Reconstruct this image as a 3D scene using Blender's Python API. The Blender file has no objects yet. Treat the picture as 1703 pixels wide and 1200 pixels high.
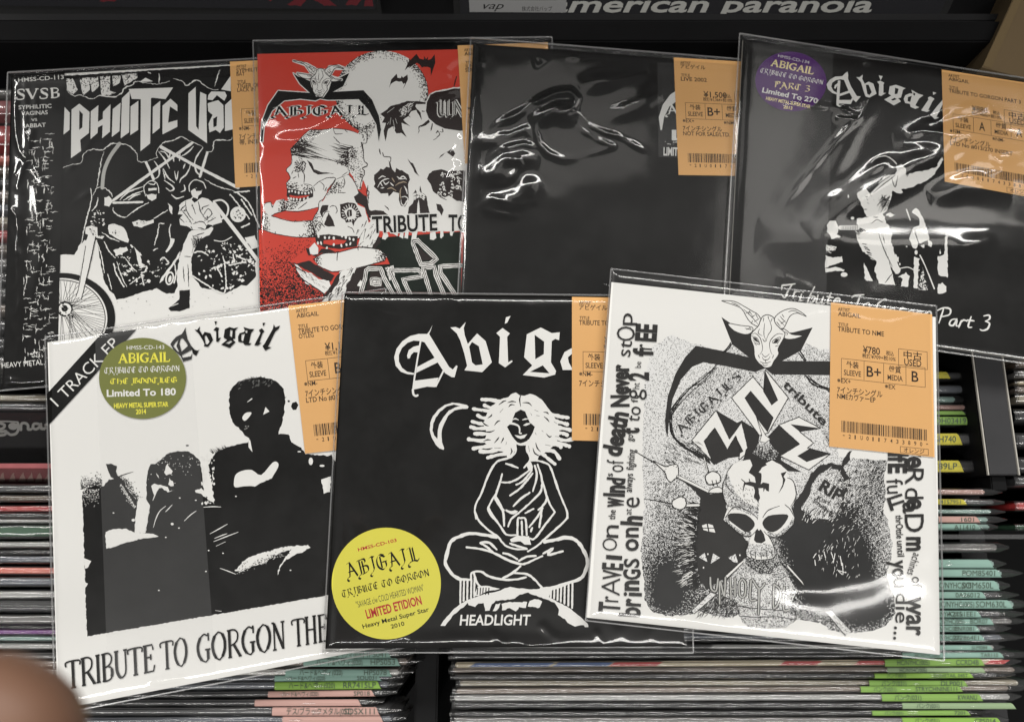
import bpy, bmesh, math, random
import numpy as np
from mathutils import Vector, Matrix
from mathutils.geometry import delaunay_2d_cdt

# ------------------------------------------------------------------ camera, world, light
SC = bpy.context.scene
COL = SC.collection
F_PX, CX, CY = 1280.0, 851.5, 600.0          # focal length and centre of the photograph, in its pixels
CAM_H, TILT = 0.40, math.radians(12.5)

cam_d = bpy.data.cameras.new('camera')
cam = bpy.data.objects.new('camera', cam_d)
COL.objects.link(cam)
cam.location = (0, 0, CAM_H)
cam.rotation_euler = (TILT, 0, 0)
cam_d.sensor_fit = 'HORIZONTAL'
cam_d.sensor_width = 36.0
cam_d.lens = 36.0 * F_PX / 1703.0
cam_d.clip_start = 0.01
cam_d.clip_end = 60.0
cam_d.dof.use_dof = True
cam_d.dof.focus_distance = 0.395
cam_d.dof.aperture_fstop = 11.0
SC.camera = cam

world = bpy.data.worlds.new('World')
SC.world = world
world.use_nodes = True
bg = world.node_tree.nodes['Background']
bg.inputs['Color'].default_value = (0.98, 0.98, 0.97, 1)
bg.inputs['Strength'].default_value = 0.10

def lamp(name, loc, target, sx, sy, power, col=(1, 0.96, 0.90)):
    d = bpy.data.lights.new(name, 'AREA')
    d.shape = 'RECTANGLE'; d.size = sx; d.size_y = sy; d.energy = power; d.color = col
    o = bpy.data.objects.new(name, d); COL.objects.link(o)
    o.location = loc
    o.rotation_euler = (Vector(target) - Vector(loc)).to_track_quat('-Z', 'Y').to_euler()
    return o
# two rows of ceiling tubes in the shop: one beyond the rack, one behind the photographer
lamp('ceiling_tube_or_added_lamp', (0.1, 1.92, 2.1), (0.1, 0.25, 0), 4.2, 0.34, 86, (1, 0.975, 0.935))
lamp('ceiling_tube_or_added_lamp', (0.1, -0.86, 2.1), (0.1, -0.1, 0), 4.2, 0.20, 46, (1, 0.975, 0.935))
lamp('ceiling_tube_or_added_lamp', (-2.36, 1.55, 2.1), (-0.3, 0.2, 0), 0.16, 1.1, 13, (1, 0.975, 0.935))  # added side lamp, not part of the tube rows: makes upright creases glint
def sheen_lamp(x, y, sx, sy, rz, radiance):
    o = lamp('added_sheen_lamp', (x, y, 2.1), (x, y, 0), sx, sy, radiance * math.pi * sx * sy)
    o.rotation_euler = (0, 0, math.radians(rz))
# added dim overhead lamps, made up to put a grey sheen in the film
sheen_lamp(1.60, 1.13, 0.80, 0.34, 33, 2.6)
sheen_lamp(1.00, 1.22, 0.24, 0.90, -14, 0.9)
sheen_lamp(0.28, 1.42, 0.60, 0.50, 8, 0.6)

SC.view_settings.view_transform = 'Standard'
SC.view_settings.look = 'None'
SC.view_settings.exposure = 0.05
SC.view_settings.gamma = 1.0
SC.view_settings.use_curve_mapping = False
SC.render.engine = 'CYCLES'
SC.cycles.transparent_max_bounces = 24
SC.cycles.max_bounces = 6
SC.cycles.caustics_reflective = False
SC.cycles.caustics_refractive = False

# ------------------------------------------------------------------ geometry helpers
CT, ST = math.cos(TILT), math.sin(TILT)
def ray(px, py):
    x = (px - CX) / F_PX; y = -(py - CY) / F_PX
    return Vector((x, CT * y + ST, ST * y - CT))
CAM = Vector((0, 0, CAM_H))
def at(px, py, z=0.0):
    """the point of the horizontal plane z that the photograph shows at a pixel"""
    d = ray(px, py)
    return CAM + d * ((z - CAM_H) / d.z)

class Plane:
    """a sleeve's own tilted plane, through three photo points of known height"""
    def __init__(s, a, b, c):
        P = [at(*q) for q in (a, b, c)]
        s.o = P[0]
        n = (P[1] - P[0]).cross(P[2] - P[0]).normalized()
        s.n = n if n.z > 0 else -n
    def __call__(s, px, py, h=0.0):
        d = ray(px, py)
        t = (s.o - CAM).dot(s.n) / d.dot(s.n)
        return CAM + d * t + s.n * h

def lin(c):
    return tuple((v / 255 / 12.92) if v / 255 <= 0.04045 else ((v / 255 + 0.055) / 1.055) ** 2.4 for v in c)

MATS = {}
def nodes(m):
    return m.node_tree.nodes, m.node_tree.links
def mat(name, rgb, rough=0.55, spec=0.12, var=0.0, vscale=40.0, metal=0.0):
    """a plain printed / painted surface with a faint procedural unevenness"""
    if name in MATS: return MATS[name]
    m = bpy.data.materials.new(name); m.use_nodes = True
    N, L = nodes(m); b = N['Principled BSDF']
    b.inputs['Roughness'].default_value = rough
    b.inputs['Specular IOR Level'].default_value = spec
    b.inputs['Metallic'].default_value = metal
    if var:
        tc = N.new('ShaderNodeTexCoord'); nt = N.new('ShaderNodeTexNoise')
        nt.inputs['Scale'].default_value = vscale; nt.inputs['Detail'].default_value = 4
        mx = N.new('ShaderNodeMix'); mx.data_type = 'RGBA'
        mx.inputs['A'].default_value = (*[max(0, v * (1 - var)) for v in rgb], 1)
        mx.inputs['B'].default_value = (*[min(1, v * (1 + var)) for v in rgb], 1)
        L.new(tc.outputs['Object'], nt.inputs['Vector'])
        L.new(nt.outputs['Fac'], mx.inputs['Factor'])
        L.new(mx.outputs['Result'], b.inputs['Base Color'])
    else:
        b.inputs['Base Color'].default_value = (*rgb, 1)
    MATS[name] = m
    return m

def stipple(name, paper, ink, scale=2300.0):
    """ink dots on paper: the vertex attribute 'tone' says how densely they are printed"""
    if name in MATS: return MATS[name]
    m = bpy.data.materials.new(name); m.use_nodes = True
    N, L = nodes(m); b = N['Principled BSDF']
    b.inputs['Roughness'].default_value = 0.55
    b.inputs['Specular IOR Level'].default_value = 0.10
    tc = N.new('ShaderNodeTexCoord'); v = N.new('ShaderNodeTexVoronoi')
    v.inputs['Scale'].default_value = scale
    at_ = N.new('ShaderNodeAttribute'); at_.attribute_name = 'tone'
    sp = N.new('ShaderNodeSeparateColor')
    lt = N.new('ShaderNodeMath'); lt.operation = 'LESS_THAN'
    mx = N.new('ShaderNodeMix'); mx.data_type = 'RGBA'
    mx.inputs['A'].default_value = (*paper, 1); mx.inputs['B'].default_value = (*ink, 1)
    L.new(tc.outputs['Object'], v.inputs['Vector'])
    L.new(v.outputs['Color'], sp.inputs['Color'])
    L.new(sp.outputs['Red'], lt.inputs[0]); L.new(at_.outputs['Fac'], lt.inputs[1])
    L.new(lt.outputs['Value'], mx.inputs['Factor'])
    L.new(mx.outputs['Result'], b.inputs['Base Color'])
    MATS[name] = m
    return m

def film(name, fac=0.09, haze=0.012, rough=0.045, bump=0.0, bscale=60.0, hazecol=(0.9, 0.9, 0.9), bdist=0.001, clear=0.985, smudge=0.0):
    """clear polythene: see-through, a fresnel gloss, a trace of milky haze"""
    if name in MATS: return MATS[name]
    m = bpy.data.materials.new(name); m.use_nodes = True
    N, L = nodes(m); N.remove(N['Principled BSDF'])
    out = N['Material Output']
    tr = N.new('ShaderNodeBsdfTransparent'); tr.inputs['Color'].default_value = (clear, clear, clear, 1)
    gl = N.new('ShaderNodeBsdfGlossy'); gl.inputs['Roughness'].default_value = rough
    df = N.new('ShaderNodeBsdfDiffuse'); df.inputs['Color'].default_value = (*hazecol, 1)
    fr = N.new('ShaderNodeFresnel'); fr.inputs['IOR'].default_value = 1.5
    geo = N.new('ShaderNodeNewGeometry'); ior = N.new('ShaderNodeMapRange')   # same gloss from both sides of the sheet
    ior.inputs['To Min'].default_value = 1.5; ior.inputs['To Max'].default_value = 1 / 1.5
    L.new(geo.outputs['Backfacing'], ior.inputs['Value']); L.new(ior.outputs['Result'], fr.inputs['IOR'])
    mu = N.new('ShaderNodeMath'); mu.operation = 'MULTIPLY'; mu.use_clamp = True
    mu.inputs[1].default_value = fac / 0.04
    m1 = N.new('ShaderNodeMixShader'); m2 = N.new('ShaderNodeMixShader')
    m1.inputs['Fac'].default_value = haze
    if smudge:                                     # finger smears and dust: the haze is uneven
        tc = N.new('ShaderNodeTexCoord'); ns = N.new('ShaderNodeTexNoise'); ns.inputs['Scale'].default_value = 26; ns.inputs['Detail'].default_value = 7; ns.inputs['Roughness'].default_value = 0.68
        mr = N.new('ShaderNodeMapRange'); mr.inputs['From Min'].default_value = 0.42; mr.inputs['From Max'].default_value = 0.78
        mr.inputs['To Min'].default_value = haze * 0.5; mr.inputs['To Max'].default_value = haze * smudge
        L.new(tc.outputs['Object'], ns.inputs['Vector']); L.new(ns.outputs['Fac'], mr.inputs['Value']); L.new(mr.outputs['Result'], m1.inputs['Fac'])
    L.new(tr.outputs[0], m1.inputs[1]); L.new(df.outputs[0], m1.inputs[2])
    L.new(fr.outputs[0], mu.inputs[0]); L.new(mu.outputs[0], m2.inputs['Fac'])
    g2 = N.new('ShaderNodeBsdfGlossy'); g2.inputs['Roughness'].default_value = max(0.30, rough * 3)      # scuffed film: a soft sheen round every glint
    mg = N.new('ShaderNodeMixShader'); mg.inputs['Fac'].default_value = 0.20
    L.new(gl.outputs[0], mg.inputs[1]); L.new(g2.outputs[0], mg.inputs[2])
    L.new(m1.outputs[0], m2.inputs[1]); L.new(mg.outputs[0], m2.inputs[2])
    L.new(m2.outputs[0], out.inputs['Surface'])
    if bump:
        tc = N.new('ShaderNodeTexCoord'); nt = N.new('ShaderNodeTexNoise')
        nt.inputs['Scale'].default_value = bscale; nt.inputs['Detail'].default_value = 3
        nt.inputs['Distortion'].default_value = 0.8
        bp = N.new('ShaderNodeBump'); bp.inputs['Strength'].default_value = bump
        bp.inputs['Distance'].default_value = bdist
        L.new(tc.outputs['Object'], nt.inputs['Vector']); L.new(nt.outputs['Fac'], bp.inputs['Height'])
        L.new(bp.outputs['Normal'], gl.inputs['Normal']); L.new(bp.outputs['Normal'], g2.inputs['Normal'])
    MATS[name] = m
    return m

WHITE = (0.74, 0.735, 0.71); INK = (0.0052, 0.0050, 0.0046)
M_WHITE = mat('white_paper', WHITE, 0.5)
M_INK = mat('black_ink', INK, 0.6, 0.05)
M_RED = mat('red_ink', (0.56, 0.052, 0.033), 0.45)
M_ORANGE = mat('orange_label_paper', (0.70, 0.39, 0.15), 0.6, 0.12, 0.03, 60)
M_LABELINK = mat('brown_black_label_ink', (0.035, 0.02, 0.01), 0.6, 0.2)
M_GREEN = mat('olive_sticker', (0.17, 0.185, 0.05), 0.45)
M_PURPLE = mat('purple_sticker', (0.075, 0.016, 0.14), 0.4)
M_YELLOW = mat('yellow_sticker', (0.65, 0.60, 0.075), 0.45)
M_YINK = mat('yellow_ink', (0.78, 0.72, 0.08), 0.5)
M_CREAM = mat('cream_ink', (0.80, 0.68, 0.36), 0.5)
M_REDTXT = mat('red_lettering_ink', (0.42, 0.025, 0.03), 0.5)
M_GREYINK = mat('dark_grey_ink', (0.035, 0.034, 0.032), 0.5)
M_PALE = mat('pale_grey_ink', (0.42, 0.42, 0.40), 0.5)
M_DKGREEN = mat('dark_green_ink', (0.007, 0.0125, 0.0085), 0.6, 0.05, 0.6, 60)
M_CARD = mat('card_edge', (0.55, 0.54, 0.5), 0.7)
ST_BW = stipple('black_dots_on_white', WHITE, INK)
ST_RW = stipple('red_dots_on_black', (0.56, 0.052, 0.033), INK)
ST_GW = stipple('grey_dots_on_white', (0.70, 0.70, 0.69), (0.02, 0.02, 0.02), 3600)
FILM = film('polythene_film', 0.066, 0.003, 0.06, smudge=4.0)
FILM_THICK = film('thick_polythene_film', 0.088, 0.003, 0.085, smudge=4.0)
FILM_SOFT = film('soft_polythene_film', 0.066, 0.003, 0.11, smudge=4.0)
FILM_SEAM = film('polythene_welded_seam', 0.22, 0.09, 0.12)
FILM_LP = film('polythene_lp_bag', 0.08, 0.02, 0.10, 0.5, 90)
FILM_STRIP = film('milky_strip_film', 0.015, 0.03, 0.15, hazecol=(1, 1, 1), clear=1.0)

def empty(name, loc, label=None, cat=None, group=None):
    o = bpy.data.objects.new(name, None); o.empty_display_size = 0.02
    COL.objects.link(o); o.location = loc
    if label: o['label'] = label
    if cat: o['category'] = cat
    if group: o['group'] = group
    return o
def tag(o, label, cat, group=None):
    o['label'] = label; o['category'] = cat
    if group: o['group'] = group
    return o
def structure(o):
    o['kind'] = 'structure'; return o

def link(name, verts, faces, mats, midx=None, parent=None, smooth=False, tone=None):
    me = bpy.data.meshes.new(name)
    off = parent_world(parent) if parent else Vector((0, 0, 0))
    me.from_pydata([tuple(Vector(v) - off) for v in verts], [], faces)
    for m in mats: me.materials.append(m)
    if midx is not None: me.polygons.foreach_set('material_index', midx)
    if smooth: me.polygons.foreach_set('use_smooth', [True] * len(me.polygons))
    if tone is not None:
        a = me.attributes.new('tone', 'FLOAT', 'POINT'); a.data.foreach_set('value', tone)
    me.update()
    o = bpy.data.objects.new(name, me); COL.objects.link(o)
    if parent: o.parent = parent
    return o
def parent_world(o):
    v = Vector((0, 0, 0))
    while o is not None:
        v += Vector(o.location); o = o.parent
    return v

# ------------------------------------------------------------------ 2-D drawing in photo pixels
class Fr:
    """a traced detail's coordinate frame: origin and scale in photo pixels"""
    def __init__(s, x, y, k): s.x, s.y, s.k = x, y, k
    def __call__(s, p): return (s.x + p[0] * s.k, s.y + p[1] * s.k)
ZA = Fr(0, 80, 440 / 1650); ZB = Fr(0, 360, 440 / 1650); ZC = Fr(410, 50, 380 / 1689); ZD = Fr(410, 280, 380 / 1703)
ZE = Fr(760, 50, 480 / 1646); ZF = Fr(1200, 40, 503 / 1703); ZG = Fr(1200, 320, 503 / 1703)
ZH = Fr(0, 500, 580 / 1703); ZI = Fr(0, 840, 580 / 1703); ZJ = Fr(530, 470, 480 / 1703); ZK = Fr(530, 760, 480 / 1694)
ZL = Fr(970, 440, 330 / 1165); ZM = Fr(1250, 440, 330 / 1165); ZN = Fr(970, 760, 330 / 1165); ZO = Fr(1250, 760, 330 / 1165)
PX = Fr(0, 0, 1)

def pts(s):
    """'x,y x,y ...' -> list of points"""
    return [tuple(float(v) for v in q.split(',')) for q in s.split()]
def catmull(P, closed=False, n=5):
    P = [np.array(p, float) for p in P]
    out = []; m = len(P)
    if m < 3: return [tuple(p) for p in P]
    for i in range(m if closed else m - 1):
        if closed: a, b, c, d = P[i - 1], P[i], P[(i + 1) % m], P[(i + 2) % m]
        else: a, b, c, d = P[max(i - 1, 0)], P[i], P[i + 1], P[min(i + 2, m - 1)]
        for k in range(n):
            t = k / n
            out.append(tuple(0.5 * ((2 * b) + (c - a) * t + (2 * a - 5 * b + 4 * c - d) * t * t + (3 * b - a - 3 * c + d) * t ** 3)))
    if not closed: out.append(tuple(P[-1]))
    return out
RNG = random.Random(5)
def roughen(P, amp, step, closed=True):
    out = []; m = len(P)
    for i in range(m if closed else m - 1):
        a = P[i]; b = P[(i + 1) % m]; d = math.hypot(b[0] - a[0], b[1] - a[1])
        k = max(1, int(d / step))
        for j in range(k):
            t = j / k
            out.append((a[0] + (b[0] - a[0]) * t + RNG.uniform(-amp, amp), a[1] + (b[1] - a[1]) * t + RNG.uniform(-amp, amp)))
    if not closed: out.append(P[-1])
    return out
def inside(x, y, P):
    r = False; n = len(P); j = n - 1
    for i in range(n):
        xi, yi = P[i]; xj, yj = P[j]
        if (yi > y) != (yj > y) and x < (xj - xi) * (y - yi) / (yj - yi) + xi: r = not r
        j = i
    return r
def cdt(loops):
    V = []; E = []
    for lp in loops:
        b = len(V)
        V += [Vector(p) for p in lp]
        E += [(b + i, b + (i + 1) % len(lp)) for i in range(len(lp))]
    r = delaunay_2d_cdt(V, E, [], 1, 1e-5)
    VV = [tuple(v) for v in r[0]]; out = []
    for f in r[2]:
        cx = sum(VV[i][0] for i in f) / len(f); cy = sum(VV[i][1] for i in f) / len(f)
        odd = False
        for lp in loops:
            if inside(cx, cy, lp): odd = not odd
        if odd: out.append(tuple(f))
    return VV, out

_tc = {}
def glyphs(s, bold=0.0, shear=0.0, space=1.0):
    """outline mesh of a line of text in Blender's own built-in font, baseline at 0, capital height 1"""
    k = (s, bold, shear, space)
    if k in _tc: return _tc[k]
    cu = bpy.data.curves.new('t', 'FONT'); cu.body = s; cu.resolution_u = 3
    cu.offset = bold; cu.shear = shear; cu.space_character = space
    o = bpy.data.objects.new('t', cu); COL.objects.link(o)
    dg = bpy.context.evaluated_depsgraph_get(); ev = o.evaluated_get(dg); me = ev.to_mesh()
    V = [(v.co.x, v.co.y) for v in me.vertices]; Fc = [tuple(p.vertices) for p in me.polygons]
    ev.to_mesh_clear(); bpy.data.objects.remove(o); bpy.data.curves.remove(cu)
    k2 = 1 / 0.682
    V = [(x * k2, y * k2) for x, y in V]
    _tc[k] = (V, Fc)
    return _tc[k]

class Ink:
    """collects flat printed shapes, drawn in photo pixels, on one sleeve's plane"""
    def __init__(s, plane, base, room=0.0004):
        s.pl = plane; s.base = base; s.room = room; s.lay = 0; s.last = None
        s.V = []; s.F = []; s.M = []; s.mi = []; s.tone = []; s.L = []
    def _m(s, m):
        if m not in s.M: s.M.append(m)
        return s.M.index(m)
    def add(s, V, Fc, m, tone=None):
        if m is not s.last or 'ink' not in m.name: s.lay += 1      # each later shape lies a hair above the ones before
        s.last = m
        b = len(s.V)
        s.V += [tuple(v) for v in V]; s.L += [s.lay] * len(V)
        k = s._m(m)
        for f in Fc: s.F.append(tuple(b + i for i in f)); s.mi.append(k)
        s.tone += tone if tone else [0.0] * len(V)
    def poly(s, fr, P, m, holes=(), smooth=0, rough=0.0, step=4.0):
        if isinstance(P, str): P = pts(P)
        L = []
        for lp in [P] + [pts(h) if isinstance(h, str) else h for h in holes]:
            lp = [fr(p) for p in lp]
            if smooth: lp = catmull(lp, True, smooth)
            if rough: lp = roughen(lp, rough, step)
            L.append(lp)
        V, Fc = cdt(L)
        s.add(V, Fc, m)
    def stroke(s, fr, P, w, m, taper=(1, 1), smooth=4, rough=0.0, cap=True, mid=1.0):
        """a brush line of width w (photo pixels); taper = width factor at both ends"""
        if isinstance(P, str): P = pts(P)
        P = [fr(p) for p in P]
        if smooth and len(P) > 2: P = catmull(P, False, smooth)
        if rough: P = roughen(P, rough * 0.5, max(2.0, w * 0.8), False)
        n = len(P)
        if n < 2: return
        Lc = []; Rc = []
        for i in range(n):
            a = P[max(i - 1, 0)]; b = P[min(i + 1, n - 1)]
            dx, dy = b[0] - a[0], b[1] - a[1]; d = math.hypot(dx, dy) or 1e-6
            t = i / (n - 1)
            k = (taper[0] + (mid - taper[0]) * min(1, t * 2)) if t < 0.5 else (taper[1] + (mid - taper[1]) * min(1, (1 - t) * 2))
            hw = w * 0.5 * k * (1 + (RNG.uniform(-rough, rough) * 0.35 if rough else 0))
            nx, ny = -dy / d * hw, dx / d * hw
            Lc.append((P[i][0] + nx, P[i][1] + ny)); Rc.append((P[i][0] - nx, P[i][1] - ny))
        V = Lc + Rc; Fc = [(i, i + 1, n + i + 1, n + i) for i in range(n - 1)]
        if cap:
            for e, (c, l, r, o) in enumerate(((P[0], Lc[0], Rc[0], P[1]), (P[-1], Lc[-1], Rc[-1], P[-2]))):
                hw = 0.5 * math.hypot(l[0] - r[0], l[1] - r[1])
                if hw < 0.5: continue
                a0 = math.atan2(l[1] - c[1], l[0] - c[0]); out = math.atan2(c[1] - o[1], c[0] - o[0])
                sg = 1 if math.sin(out - a0) > 0 else -1
                b = len(V); V += [(c[0] + hw * math.cos(a0 + sg * math.pi * q / 4), c[1] + hw * math.sin(a0 + sg * math.pi * q / 4)) for q in (1, 2, 3)]
                il, ir = (0, n) if e == 0 else (n - 1, 2 * n - 1)
                Fc.append((il, b, b + 1, b + 2, ir))
        s.add(V, Fc, m)
    def nib(s, fr, paths, m, xf, nibw=1.6, ang=40, smooth=3):
        """broad-nib pen strokes (blackletter); xf maps glyph units to frame units"""
        nx, ny = math.cos(math.radians(ang)) * nibw / 2, math.sin(math.radians(ang)) * nibw / 2
        for P in paths:
            if len(P) > 2: P = catmull(P, False, smooth)
            A = [fr(xf((x + nx, y + ny))) for x, y in P]; B = [fr(xf((x - nx, y - ny))) for x, y in P]
            n = len(P)
            s.add(A + B, [(i, i + 1, n + i + 1, n + i) for i in range(n - 1)], m)
    def text(s, fr, st, x0, y0, x1, y1, h, m, bold=0.0, shear=0.0, space=1.0, up=None, fit=True, arc=0.0):
        """text on the baseline (x0,y0)-(x1,y1), h = capital height in frame units"""
        V, Fc = glyphs(st, bold, shear, space)
        if not V: return
        xs = [v[0] for v in V]; a, b = min(xs), max(xs)
        dx, dy = x1 - x0, y1 - y0; L = math.hypot(dx, dy)
        if up is None: up = (dy / L * h, -dx / L * h)
        out = []
        for x, y in V:
            t = (x - a) / (b - a); q = y + arc * (1 - (2 * t - 1) ** 2)
            out.append(fr((x0 + dx * t + up[0] * q, y0 + dy * t + up[1] * q)))
        s.add(out, Fc, m)
    def rect(s, fr, x0, y0, x1, y1, m):
        s.add([fr(p) for p in ((x0, y0), (x1, y0), (x1, y1), (x0, y1))], [(0, 1, 2, 3)], m)
    def disc(s, fr, c, rx, ry, m, rot=0.0, n=72):
        ca, sa = math.cos(rot), math.sin(rot)
        V = []
        for i in range(n):
            a = 2 * math.pi * i / n; u, v = rx * math.cos(a), ry * math.sin(a)
            V.append(fr((c[0] + u * ca - v * sa, c[1] + u * sa + v * ca)))
        s.add(V, [tuple(range(n))], m)
    def tonefield(s, fr, P, m, fn, cell=6.0, smooth=0, rough=0.0, holes=()):
        """a stippled area: fn(x, y) in frame units gives the dot density"""
        if isinstance(P, str): P = pts(P)
        P = [fr(p) for p in P]
        if smooth: P = catmull(P, True, smooth)
        if rough: P = roughen(P, rough, 5.0)
        lo = [min(p[i] for p in P) for i in (0, 1)]; hi = [max(p[i] for p in P) for i in (0, 1)]
        V = [Vector(p) for p in P]; nb = len(V)
        E = [(i, (i + 1) % nb) for i in range(nb)]
        y = lo[1] + cell * 0.5
        while y < hi[1]:
            x = lo[0] + cell * 0.5
            while x < hi[0]:
                if inside(x, y, P): V.append(Vector((x, y)))
                x += cell
            y += cell
        r = delaunay_2d_cdt(V, E, [], 1, 1e-4)
        VV = [tuple(v) for v in r[0]]
        tn = [max(0.0, min(1.0, fn((x - fr.x) / fr.k, (y - fr.y) / fr.k))) for x, y in VV]
        s.add(VV, [tuple(f) for f in r[2]], m, tn)
    def build(s, name, parent):
        if not s.V: return None
        st = min(2e-6, s.room / (s.lay + 1))
        return link(name, [s.pl(x, y, s.base + l * st) for (x, y), l in zip(s.V, s.L)], s.F, s.M, s.mi, parent, False, s.tone)

def blobs(base, *B):
    """tone function: a base density plus soft round patches (x, y, rx, ry, amount)"""
    def fn(x, y):
        t = base
        for bx, by, rx, ry, a in B:
            t += a * math.exp(-(((x - bx) / rx) ** 2 + ((y - by) / ry) ** 2))
        return t
    return fn
def grad(x0, y0, t0, x1, y1, t1, pw=1.0):
    d2 = (x1 - x0) ** 2 + (y1 - y0) ** 2
    def fn(x, y):
        q = max(0, min(1, ((x - x0) * (x1 - x0) + (y - y0) * (y1 - y0)) / d2)) ** pw
        return t0 + (t1 - t0) * q
    return fn
# ------------------------------------------------------------------ the bins, shelf and shop records behind
M_BLACK = mat('black_laminate', (0.0055, 0.0055, 0.006), 0.6, 0.12, 0.3, 30)
M_BLACKEDGE = mat('worn_black_edge', (0.014, 0.014, 0.015), 0.5, 0.25)
M_GREYPANEL = mat('grey_board', (0.04, 0.04, 0.042), 0.7, 0.12, 0.18, 50)
M_PANELEDGE = mat('pale_board_edge', (0.42, 0.40, 0.36), 0.7)
M_BOX = mat('brown_cardboard', (0.145, 0.103, 0.056), 0.75, 0.2, 0.12, 25)
M_ACRYL = film('acrylic_rail', 0.22, 0.04, 0.08)

def boxmesh(lo, hi, bevel=0.0):
    bm = bmesh.new(); bmesh.ops.create_cube(bm, size=1.0)
    for v in bm.verts:
        v.co = Vector([lo[i] + (v.co[i] + 0.5) * (hi[i] - lo[i]) for i in range(3)])
    if bevel: bmesh.ops.bevel(bm, geom=list(bm.edges), offset=bevel, segments=2, affect='EDGES')
    V = [v.co.copy() for v in bm.verts]; bm.verts.index_update(); Fc = [tuple(v.index for v in f.verts) for f in bm.faces]
    bm.free(); return V, Fc
def boxes(name, L, m, parent=None, bevel=0.0):
    V = []; Fc = []
    for lo, hi in L:
        v, f = boxmesh(lo, hi, bevel); b = len(V); V += v; Fc += [tuple(b + i for i in q) for q in f]
    return link(name, V, Fc, [m], None, parent)

# floor of the bins far below and the shop floor
structure(link('floor', [(-3, -3, -0.75), (3, -3, -0.75), (3, 3, -0.75), (-3, 3, -0.75)], [(0, 1, 2, 3)], [mat('dark_floor', (0.02, 0.02, 0.02), 0.6)]))

XL = [at(x, 1150, -0.02).x for x in (660, 745)]      # the dark gap between the left and the middle bin
XR = [at(x, 700, -0.005).x for x in (1643, 1691)]     # the grey divider at the right
Y_BACK = at(850, 62, 0.0).y                           # back wall of the bins
Y_LIP = at(850, 36, 0.0).y
rack = empty('record_rack', (0, 0, -0.32), 'black shop record rack under all the sleeves, with bins and a back ledge', 'record rack')
boxes('bin_floor', [((-0.75, -0.45, -0.345), (0.75, Y_BACK, -0.325))], M_BLACK, rack)
boxes('back_wall', [((-0.75, Y_BACK, -0.34), (0.75, Y_BACK + 0.014, -0.004))], M_BLACK, rack, 0.001)
boxes('ledge', [((-0.75, Y_BACK + 0.0142, -0.05), (0.75, Y_BACK + 0.45, -0.03))], M_BLACK, rack, 0.001)
boxes('ledge_lip', [((-0.75, Y_BACK + 0.020, -0.0298), (0.75, Y_BACK + 0.026, -0.013))], M_BLACKEDGE, rack, 0.001)
boxes('ledge_back', [((-0.75, Y_BACK + 0.30, -0.0298), (0.75, Y_BACK + 0.32, 0.5))], M_BLACK, rack)
boxes('bin_divider', [((XL[0] + 0.008, -0.45, -0.324), (XL[0] + 0.020, Y_BACK - 0.0002, -0.03))], M_BLACK, rack, 0.001)
yd0, yd1 = at(1660, 815, -0.01).y, at(1660, 560, -0.01).y
dv = boxes('bin_divider', [((XR[0], yd0 + 0.008, -0.324), (XR[1], yd1, -0.0131)), ((XR[0] + 0.003, yd0, -0.324), (XR[1] - 0.004, yd0 + 0.0078, -0.014)),
                           ((XR[0], -0.45, -0.324), (XR[1] - 0.001, yd0 - 0.0002, -0.046))], M_BLACK, rack, 0.0006)
boxes('divider_top', [((XR[0], yd0 + 0.008, -0.0129), (XR[1], yd1, -0.010))], M_GREYPANEL, dv, 0.0005)
boxes('divider_front', [((XR[0], -0.45, -0.0458), (XR[1] - 0.001, yd0 - 0.0002, -0.045))], M_GREYPANEL, dv)
boxes('edge_band', [((XR[0] - 0.0008, yd0 + 0.008, -0.0108), (XR[0] - 0.0002, yd1, -0.0096)),
                    ((XR[1] + 0.0002, yd0 + 0.008, -0.0108), (XR[1] + 0.0008, yd1, -0.0096))], M_PANELEDGE, dv)
y_r = at(1620, 892, -0.002).y
boxes('acrylic_rail', [((at(1500, 892, -0.002).x, y_r - 0.0011, -0.012), (0.75, y_r + 0.0011, -0.002))], M_ACRYL, rack, 0.0006)
y_r = at(40, 1002, -0.004).y
boxes('acrylic_rail', [((-0.75, y_r - 0.001, -0.012), (at(150, 1002, -0.004).x, y_r + 0.001, -0.003))], M_ACRYL, rack, 0.0004)

# brown carton at the upper right, corner towards us
bx = empty('cardboard_box', at(1690, 60, 0.01), 'plain brown cardboard box at the far right end of the rack', 'box')
Tq = [at(q[0], q[1], 0.001) for q in ((1633, 112), (1850, 168), (1890, -60), (1711, -60))]
P = [v - Vector((0, 0, 0.12)) for v in Tq]
link('carton', P + Tq, [(4, 5, 6, 7), (0, 1, 5, 4), (1, 2, 6, 5), (2, 3, 7, 6), (3, 0, 4, 7), (3, 2, 1, 0)], [M_BOX], None, bx)
tp = [q + Vector((0, 0, 0.0004)) for q in (at(1634, 110, 0.001), at(1648, 115, 0.001), at(1724, -56, 0.001), at(1712, -57, 0.001))]
link('flap_edge', tp, [(0, 1, 2, 3)], [mat('dark_card_edge', (0.16, 0.115, 0.06), 0.8)], None, bx)

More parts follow.
